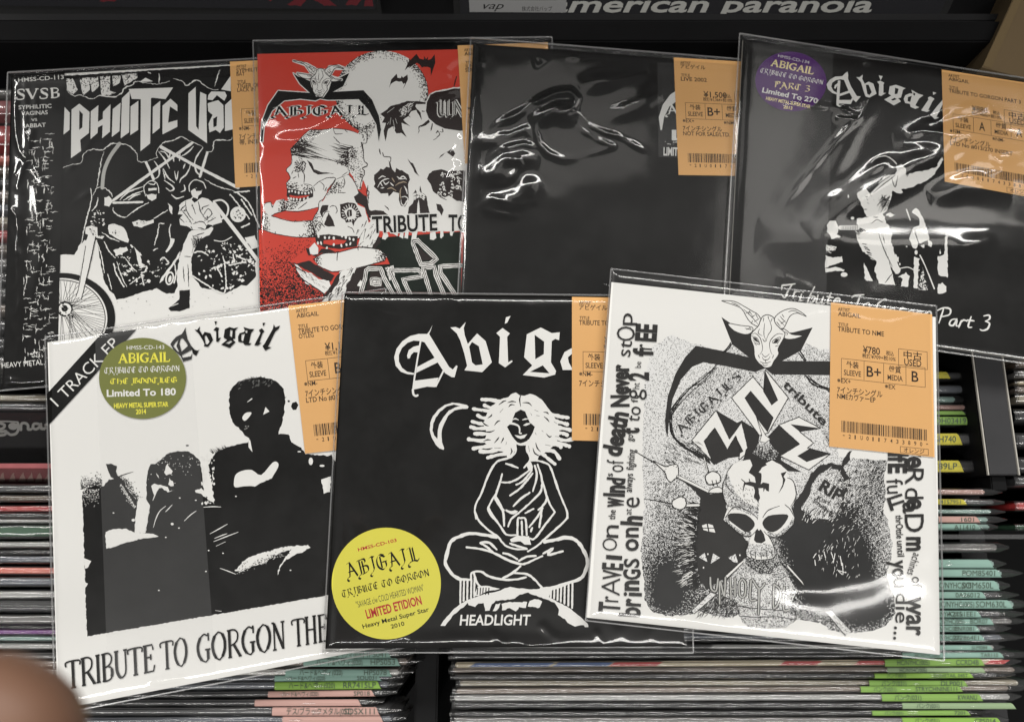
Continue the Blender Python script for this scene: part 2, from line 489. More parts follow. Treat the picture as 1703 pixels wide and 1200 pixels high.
# ---- LPs standing in the bins: only their top edges show
LP_COL = dict(black=(0.014, 0.014, 0.015), dark=(0.035, 0.035, 0.037), charcoal=(0.06, 0.06, 0.062), grey=(0.16, 0.155, 0.15), silver=(0.33, 0.33, 0.32),
              white=(0.58, 0.57, 0.54), cream=(0.42, 0.36, 0.25), beige=(0.30, 0.27, 0.21), brown=(0.10, 0.075, 0.055), taupe=(0.20, 0.165, 0.14),
              red=(0.36, 0.035, 0.035), faded=(0.27, 0.075, 0.08), salmon=(0.58, 0.17, 0.13), green=(0.045, 0.10, 0.06), purple=(0.16, 0.05, 0.20),
              blue=(0.045, 0.085, 0.20), pinkish=(0.40, 0.25, 0.22), teal=(0.22, 0.32, 0.29), bluegrey=(0.115, 0.125, 0.145))
TAB_COL = dict(green=(0.20, 0.34, 0.085), teal=(0.22, 0.35, 0.30), pink=(0.46, 0.285, 0.25), yellow=(0.46, 0.41, 0.06), palegreen=(0.25, 0.34, 0.20), bright=(0.22, 0.38, 0.075))
for k, v in LP_COL.items(): LP_COL[k] = mat('lp_edge_' + k, v, 0.5, 0.3, 0.22, 120)
for k, v in TAB_COL.items(): TAB_COL[k] = mat('tab_' + k, v, 0.6, 0.2, 0.04, 80)
M_TABINK = mat('tab_ink', (0.075, 0.10, 0.08), 0.6)
BIN_GROUP = {'left': 'LPs standing in the left bin', 'middle': 'LPs standing in the middle bin', 'right': 'LPs standing in the right bin'}
LPR = random.Random(17)
def lp(bin_, y, th, x0, x1, col, label, tab=None, segs=(), z=-0.008, over=26, bag=True, slope=0.0):
    """one LP: y, th = middle and thickness of its top edge in photo pixels"""
    z += LPR.uniform(-0.001, 0.001)
    yc = at(850, y, z).y; t = max(0.0012, abs(at(850, y - th / 2, z).y - at(850, y + th / 2, z).y) * 0.86)
    X0, X1 = at(x0, y, z).x, at(x1, y, z).x
    root = empty('lp_record', ((X0 + X1) / 2, yc, z - 0.30), label, 'LP record', BIN_GROUP[bin_])
    rot = LPR.uniform(-0.006, 0.006) + slope
    V, Fc = boxmesh((X0, yc - t * 0.40, z - 0.30), (X1, yc + t * 0.40, z - 0.0006), min(0.0007, t * 0.25))
    sh = lambda x, yy: yy + (x - (X0 + X1) / 2) * rot
    V = [Vector((v.x, sh(v.x, v.y), v.z)) for v in V]
    j = link('jacket', V, Fc, [LP_COL[col]], None, root)
    for a, b, c in segs:
        A, B = at(a, y, z).x, at(b, y, z).x
        q = [(A, sh(A, yc - t * .30), z - 0.00055), (B, sh(B, yc - t * .30), z - 0.00055), (B + t, sh(B, yc + t * .30), z - 0.00055), (A + t, sh(A, yc + t * .30), z - 0.00055)]
        link('spine_print', q, [(0, 1, 2, 3)], [LP_COL[c]], None, j)
    if bag:
        # film folded over the top edge, running out past the right-hand end
        E_ = X1 + over / 3000.0; n = 46; k = 7; vs = []; fs = []
        r_ = LPR.random() * 9
        for i in range(n + 1):
            x = X0 - 0.002 + (E_ - X0 + 0.002) * (i / n)
            tail = max(0.0, (x - X1 + 0.002) / max(1e-6, E_ - X1 + 0.002)); w = t * 0.55 * math.sqrt(max(0.02, 1 - tail ** 3)) + 0.0002
            hgt = z + 0.0004 - 0.003 * tail ** 2 + 0.00035 * math.sin(i * 0.9 + r_)
            for q in range(k):
                a = math.pi * q / (k - 1)
                yy = yc - math.cos(a) * (w + 0.0004 * math.sin(i * 1.7 + r_) * (0 < q < k - 1)); zz = hgt - (1 - math.sin(a)) * min(w, 0.0016)
                vs.append((x, sh(x, yy), zz))
            vs.append((x, sh(x, yc + w), hgt - 0.03)); vs.append((x, sh(x, yc - w), hgt - 0.03))
        m = k + 2
        for i in range(n):
            a, b = i * m, (i + 1) * m
            for q in range(k - 1): fs.append((a + q, b + q, b + q + 1, a + q + 1))
            fs.append((a + k - 1, b + k - 1, b + k, a + k)); fs.append((a, a + k + 1, b + k + 1, b))
        link('plastic_bag', vs, fs, [FILM_LP], None, root, True)
    if tab:
        a, b, c, t1, t2 = tab
        A, B = at(a, y, z).x, at(b, y, z).x; k = 5; w = t * 0.55; vs = []; fs = []
        for x in (A, B):
            for q in range(k):
                an = math.pi * q / (k - 1)
                vs.append((x - (0.0025 * (q / (k - 1)) if x == B else 0), sh(x, yc - math.cos(an) * w), z + 0.0007 - (1 - math.sin(an)) * 0.0007))
        for q in range(k - 1): fs.append((q, k + q, k + q + 1, q + 1))
        tb = link('index_tab', vs, fs, [TAB_COL[c]], None, root)
        ik = Ink(lambda px, py, h=0.0: at(px, py, z + 0.0009 + h), 0.0)
        hh = min(9.5, th * 0.62); dy = -rot * (b - a)
        y0 = y + hh * 0.5; sl = lambda x: y0 - (x - (x0 + x1) / 2) * rot
        if t1:
            wt = sum(1.0 if ord(ch) >= 0x2000 else 0.6 for ch in t1) * hh * 0.92
            xs = a + (b - a) * 0.13; ik.text(PX, t1, xs, sl(xs), xs + wt, sl(xs + wt), hh, M_TABINK)
        if t2:
            wt = len(t2) * hh * 0.78; xs = b - 10 - wt; ik.text(PX, t2, xs, sl(xs), xs + wt, sl(xs + wt), hh * 1.05, M_TABINK)
        ik.build('lettering', tb)
    return root

HH = 'ハード&ヘヴィ(020)'; PK = 'パンク(031)'; HC = 'HC/NYHC(005)'
# left bin: left-hand column (front faces first), all running on under the sleeves
LX0, LX1 = -420, 660
for y, th, c, lab in (
        (152, 12, 'grey', 'grey record edge level with the top left sleeve corner'),
        (176, 30, 'faded', 'red and white printed record edge beside the upper left sleeve'),
        (222, 40, 'red', 'broad red record edge left of the upper left sleeve'),
        (262, 14, 'salmon', 'narrow salmon record edge below the broad red one'),
        (282, 16, 'brown', 'brown record edge level with the motorcycle cover lettering'),
        (302, 14, 'dark', 'dark record edge below the brown one at far left'),
        (322, 18, 'taupe', 'taupe record edge at far left beside the motorcycle cover'),
        (344, 16, 'bluegrey', 'blue grey record edge at far left'),
        (366, 16, 'beige', 'beige record edge below the blue grey one at far left'),
        (388, 18, 'red', 'narrow red record edge halfway down the upper left sleeve'),
        (412, 20, 'brown', 'dark brown record edge halfway down the upper left sleeve'),
        (436, 18, 'grey', 'grey record edge below the dark brown one at far left'),
        (460, 20, 'black', 'black record edge beside the lower half of the motorcycle cover'),
        (486, 18, 'charcoal', 'charcoal record edge beside the lower half of the motorcycle cover'),
        (512, 18, 'taupe', 'taupe record edge beside the front wheel of the motorcycle cover'),
        (540, 20, 'dark', 'dark record edge below the taupe one at far left'),
        (570, 22, 'black', 'black record edge left of the corner of the motorcycle cover'),
        (600, 18, 'grey', 'grey record edge left of the lowest part of the motorcycle cover')):
    lp('left', y, th, LX0, LX1 - 60, c, lab, bag=y > 140, z=-0.016)
lp('left', 661, 12, LX0, LX1, 'beige', 'beige record edge just below the motorcycle cover', z=-0.010)
lp('left', 676, 14, LX0, LX1, 'charcoal', 'charcoal record edge above the black LP with lettering', z=-0.010)
for y, th, c, lab, z in (
        (812, 14, 'charcoal', 'charcoal record edge under the faded red LP', -0.008),
        (828, 12, 'brown', 'brown record edge between charcoal and red at left', -0.008),
        (845, 12, 'red', 'thin red record edge in the left bin', -0.008),
        (857, 9, 'dark', 'dark record edge under the thin red one', -0.008),
        (866, 7, 'silver', 'thin silver record edge above the green one', -0.006),
        (882, 26, 'green', 'broad green record edge in the left bin', -0.009),
        (905, 11, 'silver', 'silver record edge under the broad green one', -0.006),
        (917, 8, 'black', 'thin black record edge under the silver one at left', -0.009),
        (930, 14, 'bluegrey', 'blue grey record edge above the salmon one', -0.009),
        (949, 14, 'salmon', 'salmon pink record edge in the left bin', -0.008),
        (967, 16, 'bluegrey', 'blue grey bagged record edge under the salmon one', -0.008),
        (989, 17, 'silver', 'pale silver record edge level with the seated band photo', -0.008),
        (1010, 16, 'charcoal', 'charcoal record edge above the purple one', -0.008),
        (1030, 18, 'grey', 'grey record edge above the purple one', -0.008),
        (1043, 6, 'black', 'thin black record edge directly above the purple one', -0.008),
        (1051, 9, 'purple', 'thin purple record edge in the left bin', -0.007),
        (1062, 10, 'teal', 'grey green record edge under the purple one', -0.008),
        (1075, 10, 'silver', 'silver record edge just above the fingertip', -0.006),
        ):
    lp('left', y, th, LX0, LX1 - 20, c, lab, z=z)
for y, th, c, tab, lab in (
        (1090, 13, 'grey', (516, 652, 'teal', HH, 'HPS041'), 'record with dim teal tab just under the white cover edge'),
        (1104, 14, 'taupe', (505, 667, 'teal', HH, 'HPS053'), 'record with teal tab coded HPS053'),
        (1118, 13, 'white', (475, 653, 'teal', HH, 'HPS078'), 'record with teal tab coded HPS078'),
        (1130, 11, 'bluegrey', (457, 636, 'teal', HH, 'SOU031'), 'record with teal tab directly above the green tab'),
        (1143, 14, 'bluegrey', (457, 635, 'bright', HH, 'RR7415LP'), 'record with green tab coded RR7415LP'),
        (1157, 11, 'dark', (446, 625, 'pink', HH, 'SP018'), 'record with dull pink tab just under the green tab'),
        (1169, 12, 'dark', (424, 603, 'pink', '', ''), 'record with blank pink tab in the left bin'),
        (1183, 15, 'charcoal', (453, 633, 'pink', 'デス/ブラックメタル(022)', 'SDSX111'), 'record with pink tab coded SDSX111'),
        (1198, 12, 'bluegrey', (470, 640, 'pink', '', ''), 'frontmost record in the left bin, pink tab cut by the frame')):
    lp('left', y, th, LX0, tab[1] + 10, c, lab, tab, z=-0.012, over=22, slope=0.004)

# black LP with swash lettering and the faded red LP, leaning so that their fronts show
def leaning(y0, y1, zt, zb, m, name_label, print_fn=None, x0=-420, x1=640):
    A = at(850, y0, zt).y; B = at(850, y1, zb).y
    X0, X1 = at(x0, y1, zb).x, at(x1, y1, zb).x
    root = empty('lp_record', ((X0 + X1) / 2, B, zb - 0.2), name_label, 'LP record', BIN_GROUP['left'])
    sl = Vector((0, B - A, zb - zt)); n = Vector((0, sl.z, -sl.y)).normalized()
    n = n if n.z > 0 else -n
    V = [Vector((X0, A, zt)), Vector((X1, A, zt)), Vector((X1, A, zt)) + sl, Vector((X0, A, zt)) + sl]
    Bk = [v - n * 0.003 for v in V]
    j = link('jacket', V + Bk, [(3, 2, 1, 0), (4, 5, 6, 7), (0, 1, 5, 4), (1, 2, 6, 5), (2, 3, 7, 6), (3, 0, 4, 7)], [m], None, root)
    V2 = [v + n * 0.0008 for v in V]
    link('plastic_bag', V2, [(0, 1, 2, 3)], [FILM_LP], None, root)
    class LPl:
        def __call__(s, px, py, h=0.0):
            d = ray(px, py); t = (V[0] - CAM).dot(n) / d.dot(n)
            return CAM + d * t + n * h
    if print_fn:
        k = Ink(LPl(), 0.0002); print_fn(k); k.build('lettering', j)
    return root
def swash(k):
    m = M_PALE
    # the tail end of a swash word in rounded lettering
    k.stroke(PX, '-12,709 -2,703 8,706 4,712 -6,713 2,717 10,716 8,722 -2,723', 4.5, m)
    k.disc(PX, (22, 708), 8, 6, m); k.stroke(PX, '30,703 31,712 27,720 18,722 12,718', 4.5, m)
    k.stroke(PX, '35,714 36,704 43,703 47,707 47,713 52,713', 4.5, m)
    k.stroke(PX, '64,704 57,704 55,710 60,713 66,709 68,703 69,712 76,711', 4.5, m); k.stroke(PX, '0,700 14,700 30,701', 2.5, m)
    k.stroke(PX, '76,706 84,703 86,711 96,711', 4.5, m)
leaning(684, 776, -0.012, -0.05, LP_COL['black'], 'black leaning LP with the end of a word in grey swash letters', swash)
def faded_print(k):
    for x in (-4, 14, 30, 44, 58, 72):
        k.poly(PX, [(x, 800), (x + 9, 784), (x + 13, 800)], LP_COL['pinkish'], rough=0.8)
leaning(778, 806, -0.008, -0.022, LP_COL['faded'], 'leaning LP with faded red front and pale marks', faded_print)

# middle bin
MX0 = 752
for y, th, c, x1, tab, segs, lab in (
        (1186, 9, 'black', 1620, (1450, 1615, 'green', PK, '7201'), (), 'black speckled record edge with green tab near the front of the middle bin'),
        (1173, 11, 'black', 1640, (1500, 1690, 'palegreen', PK, ''), (), 'black record edge with pale green tab under the silver one'),
        (1198, 12, 'grey', 1640, (1500, 1666, 'bright', PK, 'CP5014'), (), 'frontmost grey record in the middle bin with bright green tab'),
        (1160, 13, 'silver', 1682, (1466, 1635, 'green', PK, 'KWANU'), (), 'silver record edge with green tab coded KWANU'),
        (1147, 11, 'taupe', 1680, (1431, 1602, 'green', PK, 'STRYCHNINE111'), ((1240, 1330, 'brown'),), 'taupe printed record edge with green tab above the silver one'),
        (1136, 12, 'beige', 1696, (1445, 1610, 'green', PK, 'DLP001'), (), 'beige record edge with long green tab and pale end'),
        (1124, 9, 'dark', 1660, (1454, 1620, 'bright', PK, 'DOVETAIL 045T'), (), 'dark record edge with bright green tab'),
        (1114, 11, 'taupe', 1690, (1475, 1640, 'palegreen', HC, ''), (), 'taupe record edge with washed out green tab'),
        (1103, 13, 'cream', 1673, (1471, 1638, 'green', HC, 'CCRD4B'), ((780, 912, 'blue'), (918, 1010, 'blue'), (1012, 1092, 'red'), (1296, 1358, 'red'), (1420, 1470, 'red'), (1638, 1671, 'red')), 'cream record edge printed red and blue with green tab'),
        (1090, 10, 'black', 1690, (1500, 1670, 'teal', HC, 'TAR110'), (), 'black record edge with teal tab under the tribute cover corner'),
        (1083, 8, 'dark', 1650, None, (), 'thin dark record edge under the lower right sleeve'),
        (1075, 9, 'silver', 1655, (1560, 1652, 'teal', '', 'SLM084'), ((1100, 1180, 'black'),), 'silver record edge with teal tab beside the cover corner'),
        (1063, 8, 'charcoal', 1645, None, (), 'charcoal record edge below the long flat bag'),
        (1058, 11, 'bluegrey', 1668, (1540, 1638, 'teal', HC, '272864E1'), (), 'record with teal tab coded 272864E1'),
        (1045, 11, 'charcoal', 1658, (1540, 1630, 'teal', HC, 'ENR081'), (), 'record with teal tab coded ENR081'),
        (1033, 12, 'grey', 1685, (1540, 1653, 'teal', HC, 'BOR07'), (), 'record with teal tab coded BOR07'),
        (1020, 12, 'charcoal', 1668, (1540, 1632, 'teal', HC, 'A2151EE1'), (), 'record with teal tab coded A2151EE1'),
        (1004, 15, 'teal', 1688, (1540, 1684, 'teal', HC, 'SOM630L'), (), 'record with wide teal tab coded SOM630L'),
        (988, 12, 'charcoal', 1665, (1540, 1640, 'teal', '', '0A26012'), (), 'record with short teal tab coded 0A26012'),
        (971, 17, 'teal', 1664, (1540, 1662, 'teal', HC, 'SOM650L'), (), 'record with broad teal tab coded SOM650L'),
        (951, 14, 'teal', 1668, (1540, 1665, 'teal', '', 'POM85401'), (), 'record with creased teal tab coded POM85401'),
        (936, 15, 'teal', 1655, (1540, 1652, 'teal', '', ''), (), 'record with blank teal tab and a bent corner'),
        (912, 17, 'grey', 1660, None, (), 'grey bagged record edge just under the clear rail'),
        (878, 12, 'teal', 1648, (1540, 1632, 'teal', '', 'A11410'), (), 'record with teal tab just behind the clear rail'),
        (862, 11, 'teal', 1645, (1560, 1630, 'pink', '', '1601'), (), 'record with small pink tab behind the clear rail'),
        (848, 9, 'teal', 1650, None, (), 'teal record edge under the yellow tab near the grey divider'),
        (832, 10, 'charcoal', 1655, (1540, 1608, 'yellow', '', '4157951'), (), 'record with yellow tab coded 4157951'),
        (817, 11, 'pinkish', 1640, None, (), 'copper coloured record edge behind the yellow tab'),
        (776, 20, 'black', 1642, (1540, 1602, 'yellow', '', '15789LP'), (), 'record with yellow tab coded 15789LP'),
        (732, 20, 'charcoal', 1622, (1540, 1600, 'yellow', '', 'POSH740'), (), 'record with yellow tab coded POSH740'),
        (698, 14, 'green', 1625, (1540, 1621, 'green', '', 'DH034191'), (), 'record with green tab coded DH034191'),
        (686, 7, 'green', 1612, (1540, 1606, 'green', '', ''), (), 'record with thin blank green tab'),
        (675, 10, 'pinkish', 1622, None, (), 'pinkish beige record edge above the green tabs'),
        (662, 12, 'teal', 1590, None, (), 'teal record edge near the corner of the price label'),
        (646, 15, 'bluegrey', 1612, None, (), 'blue grey record edge below the small yellow tab'),
        (622, 12, 'dark', 1600, (1540, 1580, 'yellow', '', ''), (), 'record with small yellow tab under the upper right sleeve')):
    z = -0.012 if y > 800 else -0.024
    lp('middle', y, th, MX0 + LPR.uniform(0, 14), x1, c, lab, tab, segs, z=z, over=LPR.uniform(14, 40))
# right bin, beyond the divider
for y, th, c, lab in ((606, 14, 'brown', 'brown record edge at far right under the upper right sleeve'), (623, 14, 'grey', 'grey record edge at far right'),
                      (637, 7, 'cream', 'thin cream yellow record edge at far right'), (648, 12, 'taupe', 'taupe record edge at far right'),
                      (662, 16, 'beige', 'beige record edge at far right'), (690, 22, 'black', 'black record edge at far right beside the divider'),
                      (730, 24, 'dark', 'broad dark record edge at far right'), (770, 26, 'black', 'broad black record edge at far right'),
                      (802, 18, 'charcoal', 'charcoal record edge at far right by the notch'), (842, 16, 'red', 'dark red record edge at far right'),
                      (874, 12, 'green', 'dark green record edge at far right above the rail')):
    lp('right', y, th, 1694, 2700, c, lab, z=-0.016)

# ---- two LPs face out on the ledge behind
def ledge_lp(x0, x1, ya, yb, label, fn):
    pa, pb = at(x0, ya, -0.028), at(x1, yb, -0.028)
    yb_ = Y_BACK + 0.034
    root = empty('lp_record', ((pa.x + pb.x) / 2, yb_, -0.0298), label, 'LP record', 'LPs face out on the back ledge')
    d0 = ray(x0, ya); d1 = ray(x1, yb)
    A = CAM + d0 * ((yb_ - CAM.y) / d0.y); B = CAM + d1 * ((yb_ - CAM.y) / d1.y)
    up = Vector((0, 0.13, 0.29))
    V = [A, B, B + up, A + up]; bk = Vector((0, 0.004, -0.002))
    j = link('jacket', V + [v + bk for v in V], [(0, 1, 2, 3), (7, 6, 5, 4), (1, 0, 4, 5), (2, 1, 5, 6), (3, 2, 6, 7), (0, 3, 7, 4)], [mat('ledge_lp_black', (0.012, 0.012, 0.016), 0.4)], None, root)
    n = (B - A).cross(up).normalized(); n = n if n.z > 0 or n.y < 0 else -n
    if n.y > 0: n = -n
    o = Vector((0.004, 0, 0)); dn = Vector((0, -0.0027, -0.006))
    link('plastic_bag', [A - o + dn + n * .0012, B + o + dn + n * .0012, B + o + up + n * .0012, A - o + up + n * .0012], [(0, 1, 2, 3)], [FILM_LP], None, root)
    e = Ink(lambda px, py, h: CAM + ray(px, py) * ((A - CAM).dot(n) / ray(px, py).dot(n)) + n * (h + 0.0002), 0.0)
    fn(e); e.build('lettering', j)
def red_print(k):
    m = mat('dim_red_ink', (0.16, 0.012, 0.02), 0.5)
    for P in ('478,8 500,10 512,-4 505,-14 490,-2', '520,-2 540,9 560,10 548,0 556,-10 535,-8', '575,8 592,10 600,0 585,-6', '605,10 620,11 618,-8 608,0', '165,2 190,3 200,-6 180,-8', '430,-6 450,2 462,-9', '250,-4 270,-2 268,-10'):
        k.poly(PX, P, m, rough=1.2)
ledge_lp(-80, 624, 9, 16, 'dark LP with dim red print standing on the back ledge', red_print)
def paranoia(k):
    k.text(PX, 'american paranoia', 913, 20, 1450, 20, 26, mat('silver_lettering', (0.55, 0.55, 0.52), 0.4), bold=0.022, shear=0.25)
    k.add([(781, 20), (941, 21), (943, -24), (779, -24)], [(0, 1, 2, 3)], mat('silver_strip', (0.36, 0.36, 0.36), 0.35))
    k.text(PX, 'vap', 804, 15, 838, 15, 12, M_INK, shear=0.4); k.text(PX, '株式会社バップ', 868, 18, 918, 18, 6, M_INK)
    k.stroke(PX, '826,-2 870,-1 925,-1', 2, M_INK, smooth=0)
ledge_lp(766, 1560, 24, 29, 'dark LP lettered american paranoia standing on the back ledge', paranoia)
# ------------------------------------------------------------------ the seven single sleeves
def quad_px(Q, u, v):
    (a, b, c, d) = Q
    return ((a[0] * (1 - u) + b[0] * u) * (1 - v) + (d[0] * (1 - u) + c[0] * u) * v,
            (a[1] * (1 - u) + b[1] * u) * (1 - v) + (d[1] * (1 - u) + c[1] * u) * v)

def seg_dist(X, Y, P):
    D = np.full(X.shape, 1e9); T = np.zeros(X.shape); n = len(P) - 1
    for i in range(n):
        ax, ay = P[i]; bx, by = P[i + 1]
        dx, dy = bx - ax, by - ay; l2 = dx * dx + dy * dy + 1e-9
        t = np.clip(((X - ax) * dx + (Y - ay) * dy) / l2, 0, 1)
        d = np.hypot(X - ax - t * dx, Y - ay - t * dy)
        w = d < D
        D = np.where(w, d, D); T = np.where(w, (i + t) / n, T)
    return D, T
def vnoise(X, Y, sc, seed):
    r = np.random.RandomState(seed); G = r.rand(64, 64)
    x = X / sc; y = Y / sc; xi = np.floor(x).astype(int); yi = np.floor(y).astype(int)
    fx = x - xi; fy = y - yi; fx = fx * fx * (3 - 2 * fx); fy = fy * fy * (3 - 2 * fy)
    g = lambda i, j: G[i % 64, j % 64]
    return (g(xi, yi) * (1 - fx) + g(xi + 1, yi) * fx) * (1 - fy) + (g(xi, yi + 1) * (1 - fx) + g(xi + 1, yi + 1) * fx) * fy - 0.5

BAG_H = 0.0010                                   # the film lies a millimetre above the card
class Sleeve:
    def __init__(s, plane, bag, card, label, base, creases=(), waves=(), relief=None, seed=1, lip=8.0, film_mat=None, cell=2.6):
        s.pl = plane
        c = quad_px(card, .5, .5)
        p = plane(*c); p = Vector((p.x, p.y, p.z - 0.0018))
        s.root = empty('single_sleeve', p, label, 'record sleeve', 'seven inch singles laid out in two rows')
        T = [plane(*q) for q in card]; B = [plane(*q, h=-0.0018) for q in card]
        s.cover = link('cover', T + B, [(3, 2, 1, 0), (4, 5, 6, 7), (0, 1, 5, 4), (1, 2, 6, 5), (2, 3, 7, 6), (3, 0, 4, 7)],
                       [base, M_CARD], [0, 0, 1, 1, 1, 1], s.root)
        s.art = Ink(plane, 0.00002, 0.00042); s.let = Ink(plane, 0.00046, 0.00006)
        s.bag_q = bag; s.creases = creases; s.ridges = (); s.waves = waves; s.relief = relief; s.seed = seed; s.lip = lip
        s.film_mat = film_mat or FILM; s.cell = cell; s.card_q = card
    def finish(s):
        s.art.build('illustration', s.cover); s.let.build('lettering', s.cover)
        # the bag: one sheet of film with its folds, and the welded seam round it
        Q = s.bag_q
        w = math.dist(Q[0], Q[1]); h = math.dist(Q[0], Q[3])
        nu, nv = int(w / s.cell), int(h / s.cell)
        U, V = np.meshgrid(np.linspace(0, 1, nu + 1), np.linspace(0, 1, nv + 1))
        X, Y = quad_px(Q, U, V)
        e = np.minimum(np.minimum(U, 1 - U) * w, np.minimum(V, 1 - V) * h)
        Z = BAG_H * 1e3 * (1 - np.exp(-(e / s.lip) ** 1.5)) - 0.9 * np.exp(-(e / s.lip) ** 1.5)
        Z += 0.16 * vnoise(X, Y, 70, s.seed) + 0.05 * vnoise(X, Y, 22, s.seed + 9)
        for P, cw, ch in s.creases:
            D, T = seg_dist(X, Y, P)
            Z += 0.95 * ch * np.exp(-(D / cw) ** 2) * np.clip(np.minimum(T, 1 - T) * 4 + 0.1, 0, 1) * (0.62 + 1.1 * vnoise(X, Y, 26, s.seed + 31))
        for P, cw, ch in s.ridges:                # broad soft bulges
            D, T = seg_dist(X, Y, P)
            Z += ch * np.exp(-(D / cw) ** 2) * np.clip(np.minimum(T, 1 - T) * 3.2, 0, 1) ** 0.7
        for cx, cy, rx, ry, a in s.waves:
            Z += a * np.exp(-(((X - cx) / rx) ** 2 + ((Y - cy) / ry) ** 2))
        if s.relief is not None: Z += s.relief(X, Y)
        Z = np.maximum(Z, 0.72 * (e > s.lip * 1.6) - 1.6 * (e <= s.lip * 1.6))
        vs = [s.pl(X[i, j], Y[i, j], Z[i, j] * 1e-3) for i in range(nv + 1) for j in range(nu + 1)]
        fs = [(i * (nu + 1) + j, i * (nu + 1) + j + 1, (i + 1) * (nu + 1) + j + 1, (i + 1) * (nu + 1) + j) for i in range(nv) for j in range(nu)]
        s.bag = link('plastic_bag', vs, fs, [s.film_mat], None, s.root, True)
        k = Ink(s.pl, 0.0)
        for i in range(4):
            a, b = Q[i], Q[(i + 1) % 4]
            k.stroke(PX, [a, ((a[0] + b[0]) / 2, (a[1] + b[1]) / 2), b], 2.2, FILM_SEAM, smooth=0, cap=False)
        so = k.build('seam', s.bag)
        # turn the seam strips into thin round welts
        sm = so.modifiers.new('thick', 'SOLIDIFY'); sm.thickness = 0.0006; sm.offset = 0
    def price_label(s, Q, lines, hidden_right=1.0):
        """the shop's orange label: Q = its corners in photo pixels; drawn in a 600 x 840 label grid"""
        o = Ink(s.pl, 0.00066)
        o.add([Q[i] for i in (0, 1, 2, 3)], [(3, 2, 1, 0)], M_ORANGE)
        lab = o.build('price_label', s.root)
        t = Ink(s.pl, 0.000675, 0.00003)
        fr = lambda p: quad_px(Q, p[0] / 600, p[1] / 840)
        K = M_LABELINK
        def tx(st, x, y, h, wid=None, bold=0.014, cw=0.62):
            """narrow printer lettering; full-width kana take twice the room"""
            n = sum(1.0 if ord(ch) < 0x2000 else 1.75 for ch in st)
            w = wid if wid else n * h * cw
            t.text(fr, st, x, y, x + w, y, h, K, bold)
        tx('ARTIST', 42, 44, 19); tx(lines['artist'], 42, 73, 24, cw=0.80)
        if lines.get('artist2'): tx(lines['artist2'], 42, 97, 24, cw=0.80)
        d = 24 if lines.get('artist2') else 0
        tx('TITLE', 45, 132 + d * .6, 19); tx(lines['title'], 42, 163 + d * .6, 27, cw=0.72)
        if lines.get('title2'): tx(lines['title2'], 42, 190 + d * .6, 25, cw=0.72)
        pr = lines['price']; tx('¥' + pr, 190, 274, 40, wid=24 * (len(pr) + 1) + (4 if len(pr) < 4 else 12), bold=0.014)
        tx('税込', 326, 270, 21); tx('税抜¥' + lines['net'] + '+税10%', 186, 300, 20, wid=196)
        def box(x0, y0, x1, y1, w=2.6):
            for a in ((x0, y0, x1, y0 + w), (x0, y1 - w, x1, y1), (x0, y0 + w, x0 + w, y1 - w), (x1 - w, y0 + w, x1, y1 - w)):
                t.rect(fr, *a, K)
        box(398, 224, 568, 330); tx('中古', 428, 274, 34, wid=108); tx('USED', 432, 316, 36, wid=100)
        box(64, 318, 554, 436)
        for x in (196, 310, 440): t.rect(fr, x, 322, x + 2.6, 432, K)
        tx('外装', 94, 366, 29, wid=72); tx('SLEEVE', 80, 414, 30, wid=100)
        tx('盤質', 342, 366, 29, wid=70); tx('MEDIA', 334, 414, 30, wid=88)
        g = lines['grade']; tx(g, 212 if len(g) > 1 else 234, 408, 60, wid=84 if len(g) > 1 else 38)
        tx(lines['grade2'], 474, 408, 60, wid=40)
        tx('※' + lines['n1'], 42, 462, 25, cw=0.66); tx('※' + lines['n2'], 318, 466, 25, cw=0.66)
        tx('7インチシングル', 42, 520, 30, wid=262); tx(lines['foot'], 42, 555, 28, cw=0.66)
        r = random.Random(3); x = 68.0
        while x < 556:
            w = r.choice((2.4, 2.4, 5.0, 7.0)); t.rect(fr, x, 682, min(x + w, 558), 748, K); x += w + r.choice((2.6, 2.6, 5.0))
        code = lines.get('code', '*21U0117433890*')
        for i, ch in enumerate(code):
            tx(ch, 76 + i * 34, 782 if ch != '*' else 776, 23 if ch != '*' else 12, wid=13 if ch not in '1' else 7)
        box(404, 796, 566, 834); tx('オレンジ', 424, 826, 21, wid=118)
        t.build('lettering', lab)
        return lab
    def sticker(s, c, rx, ry, m, rot=0.0):
        o = Ink(s.pl, 0.00061)
        o.disc(PX, c, rx, ry, m, rot)
        s.stk = o.build('sticker', s.root)
        s.st = Ink(s.pl, 0.00063, 0.00003)
        return s.st
    def strip(s, Q, m):
        o = Ink(s.pl, 0.00058); o.add(list(Q), [(3, 2, 1, 0)], m); return o.build('clear_strip', s.root)
# seven planes: height of the card above the bins at three photo points
PL_SYPH = Plane((15, 122, .0035), (520, 100, .0045), (5, 640, .0040))
PL_RED = Plane((428, 90, .0085), (905, 79, .0050), (438, 556, .0085))
PL_BLK = Plane((791, 74, .0105), (1262, 106, .0060), (783, 562, .0105))
PL_P3 = Plane((1236, 66, .0105), (1722, 138, .0060), (1212, 522, .0100))
PL_BOOT = Plane((79, 569, .0090), (632, 490, .0130), (96, 1178, .0030))
PL_HEAD = Plane((573, 488, .0175), (1125, 494, .0150), (541, 1078, .0080))
PL_NME = Plane((1017, 469, .0215), (1556, 527, .0150), (975, 1026, .0120))
Q4 = lambda s: pts(s)
SYPH = Sleeve(PL_SYPH, Q4('13,121 540,91 560,600 -4,650'), Q4('20,127 528,100 545,596 5,640'), 'single with motorcycle riders cover and black spine strip, upper left', M_WHITE, seed=2)
RED = Sleeve(PL_RED, Q4('421,68 918,62 925,548 433,562'), Q4('428,90 905,79 914,546 438,556'), 'single with red skull cover', M_RED, seed=3)
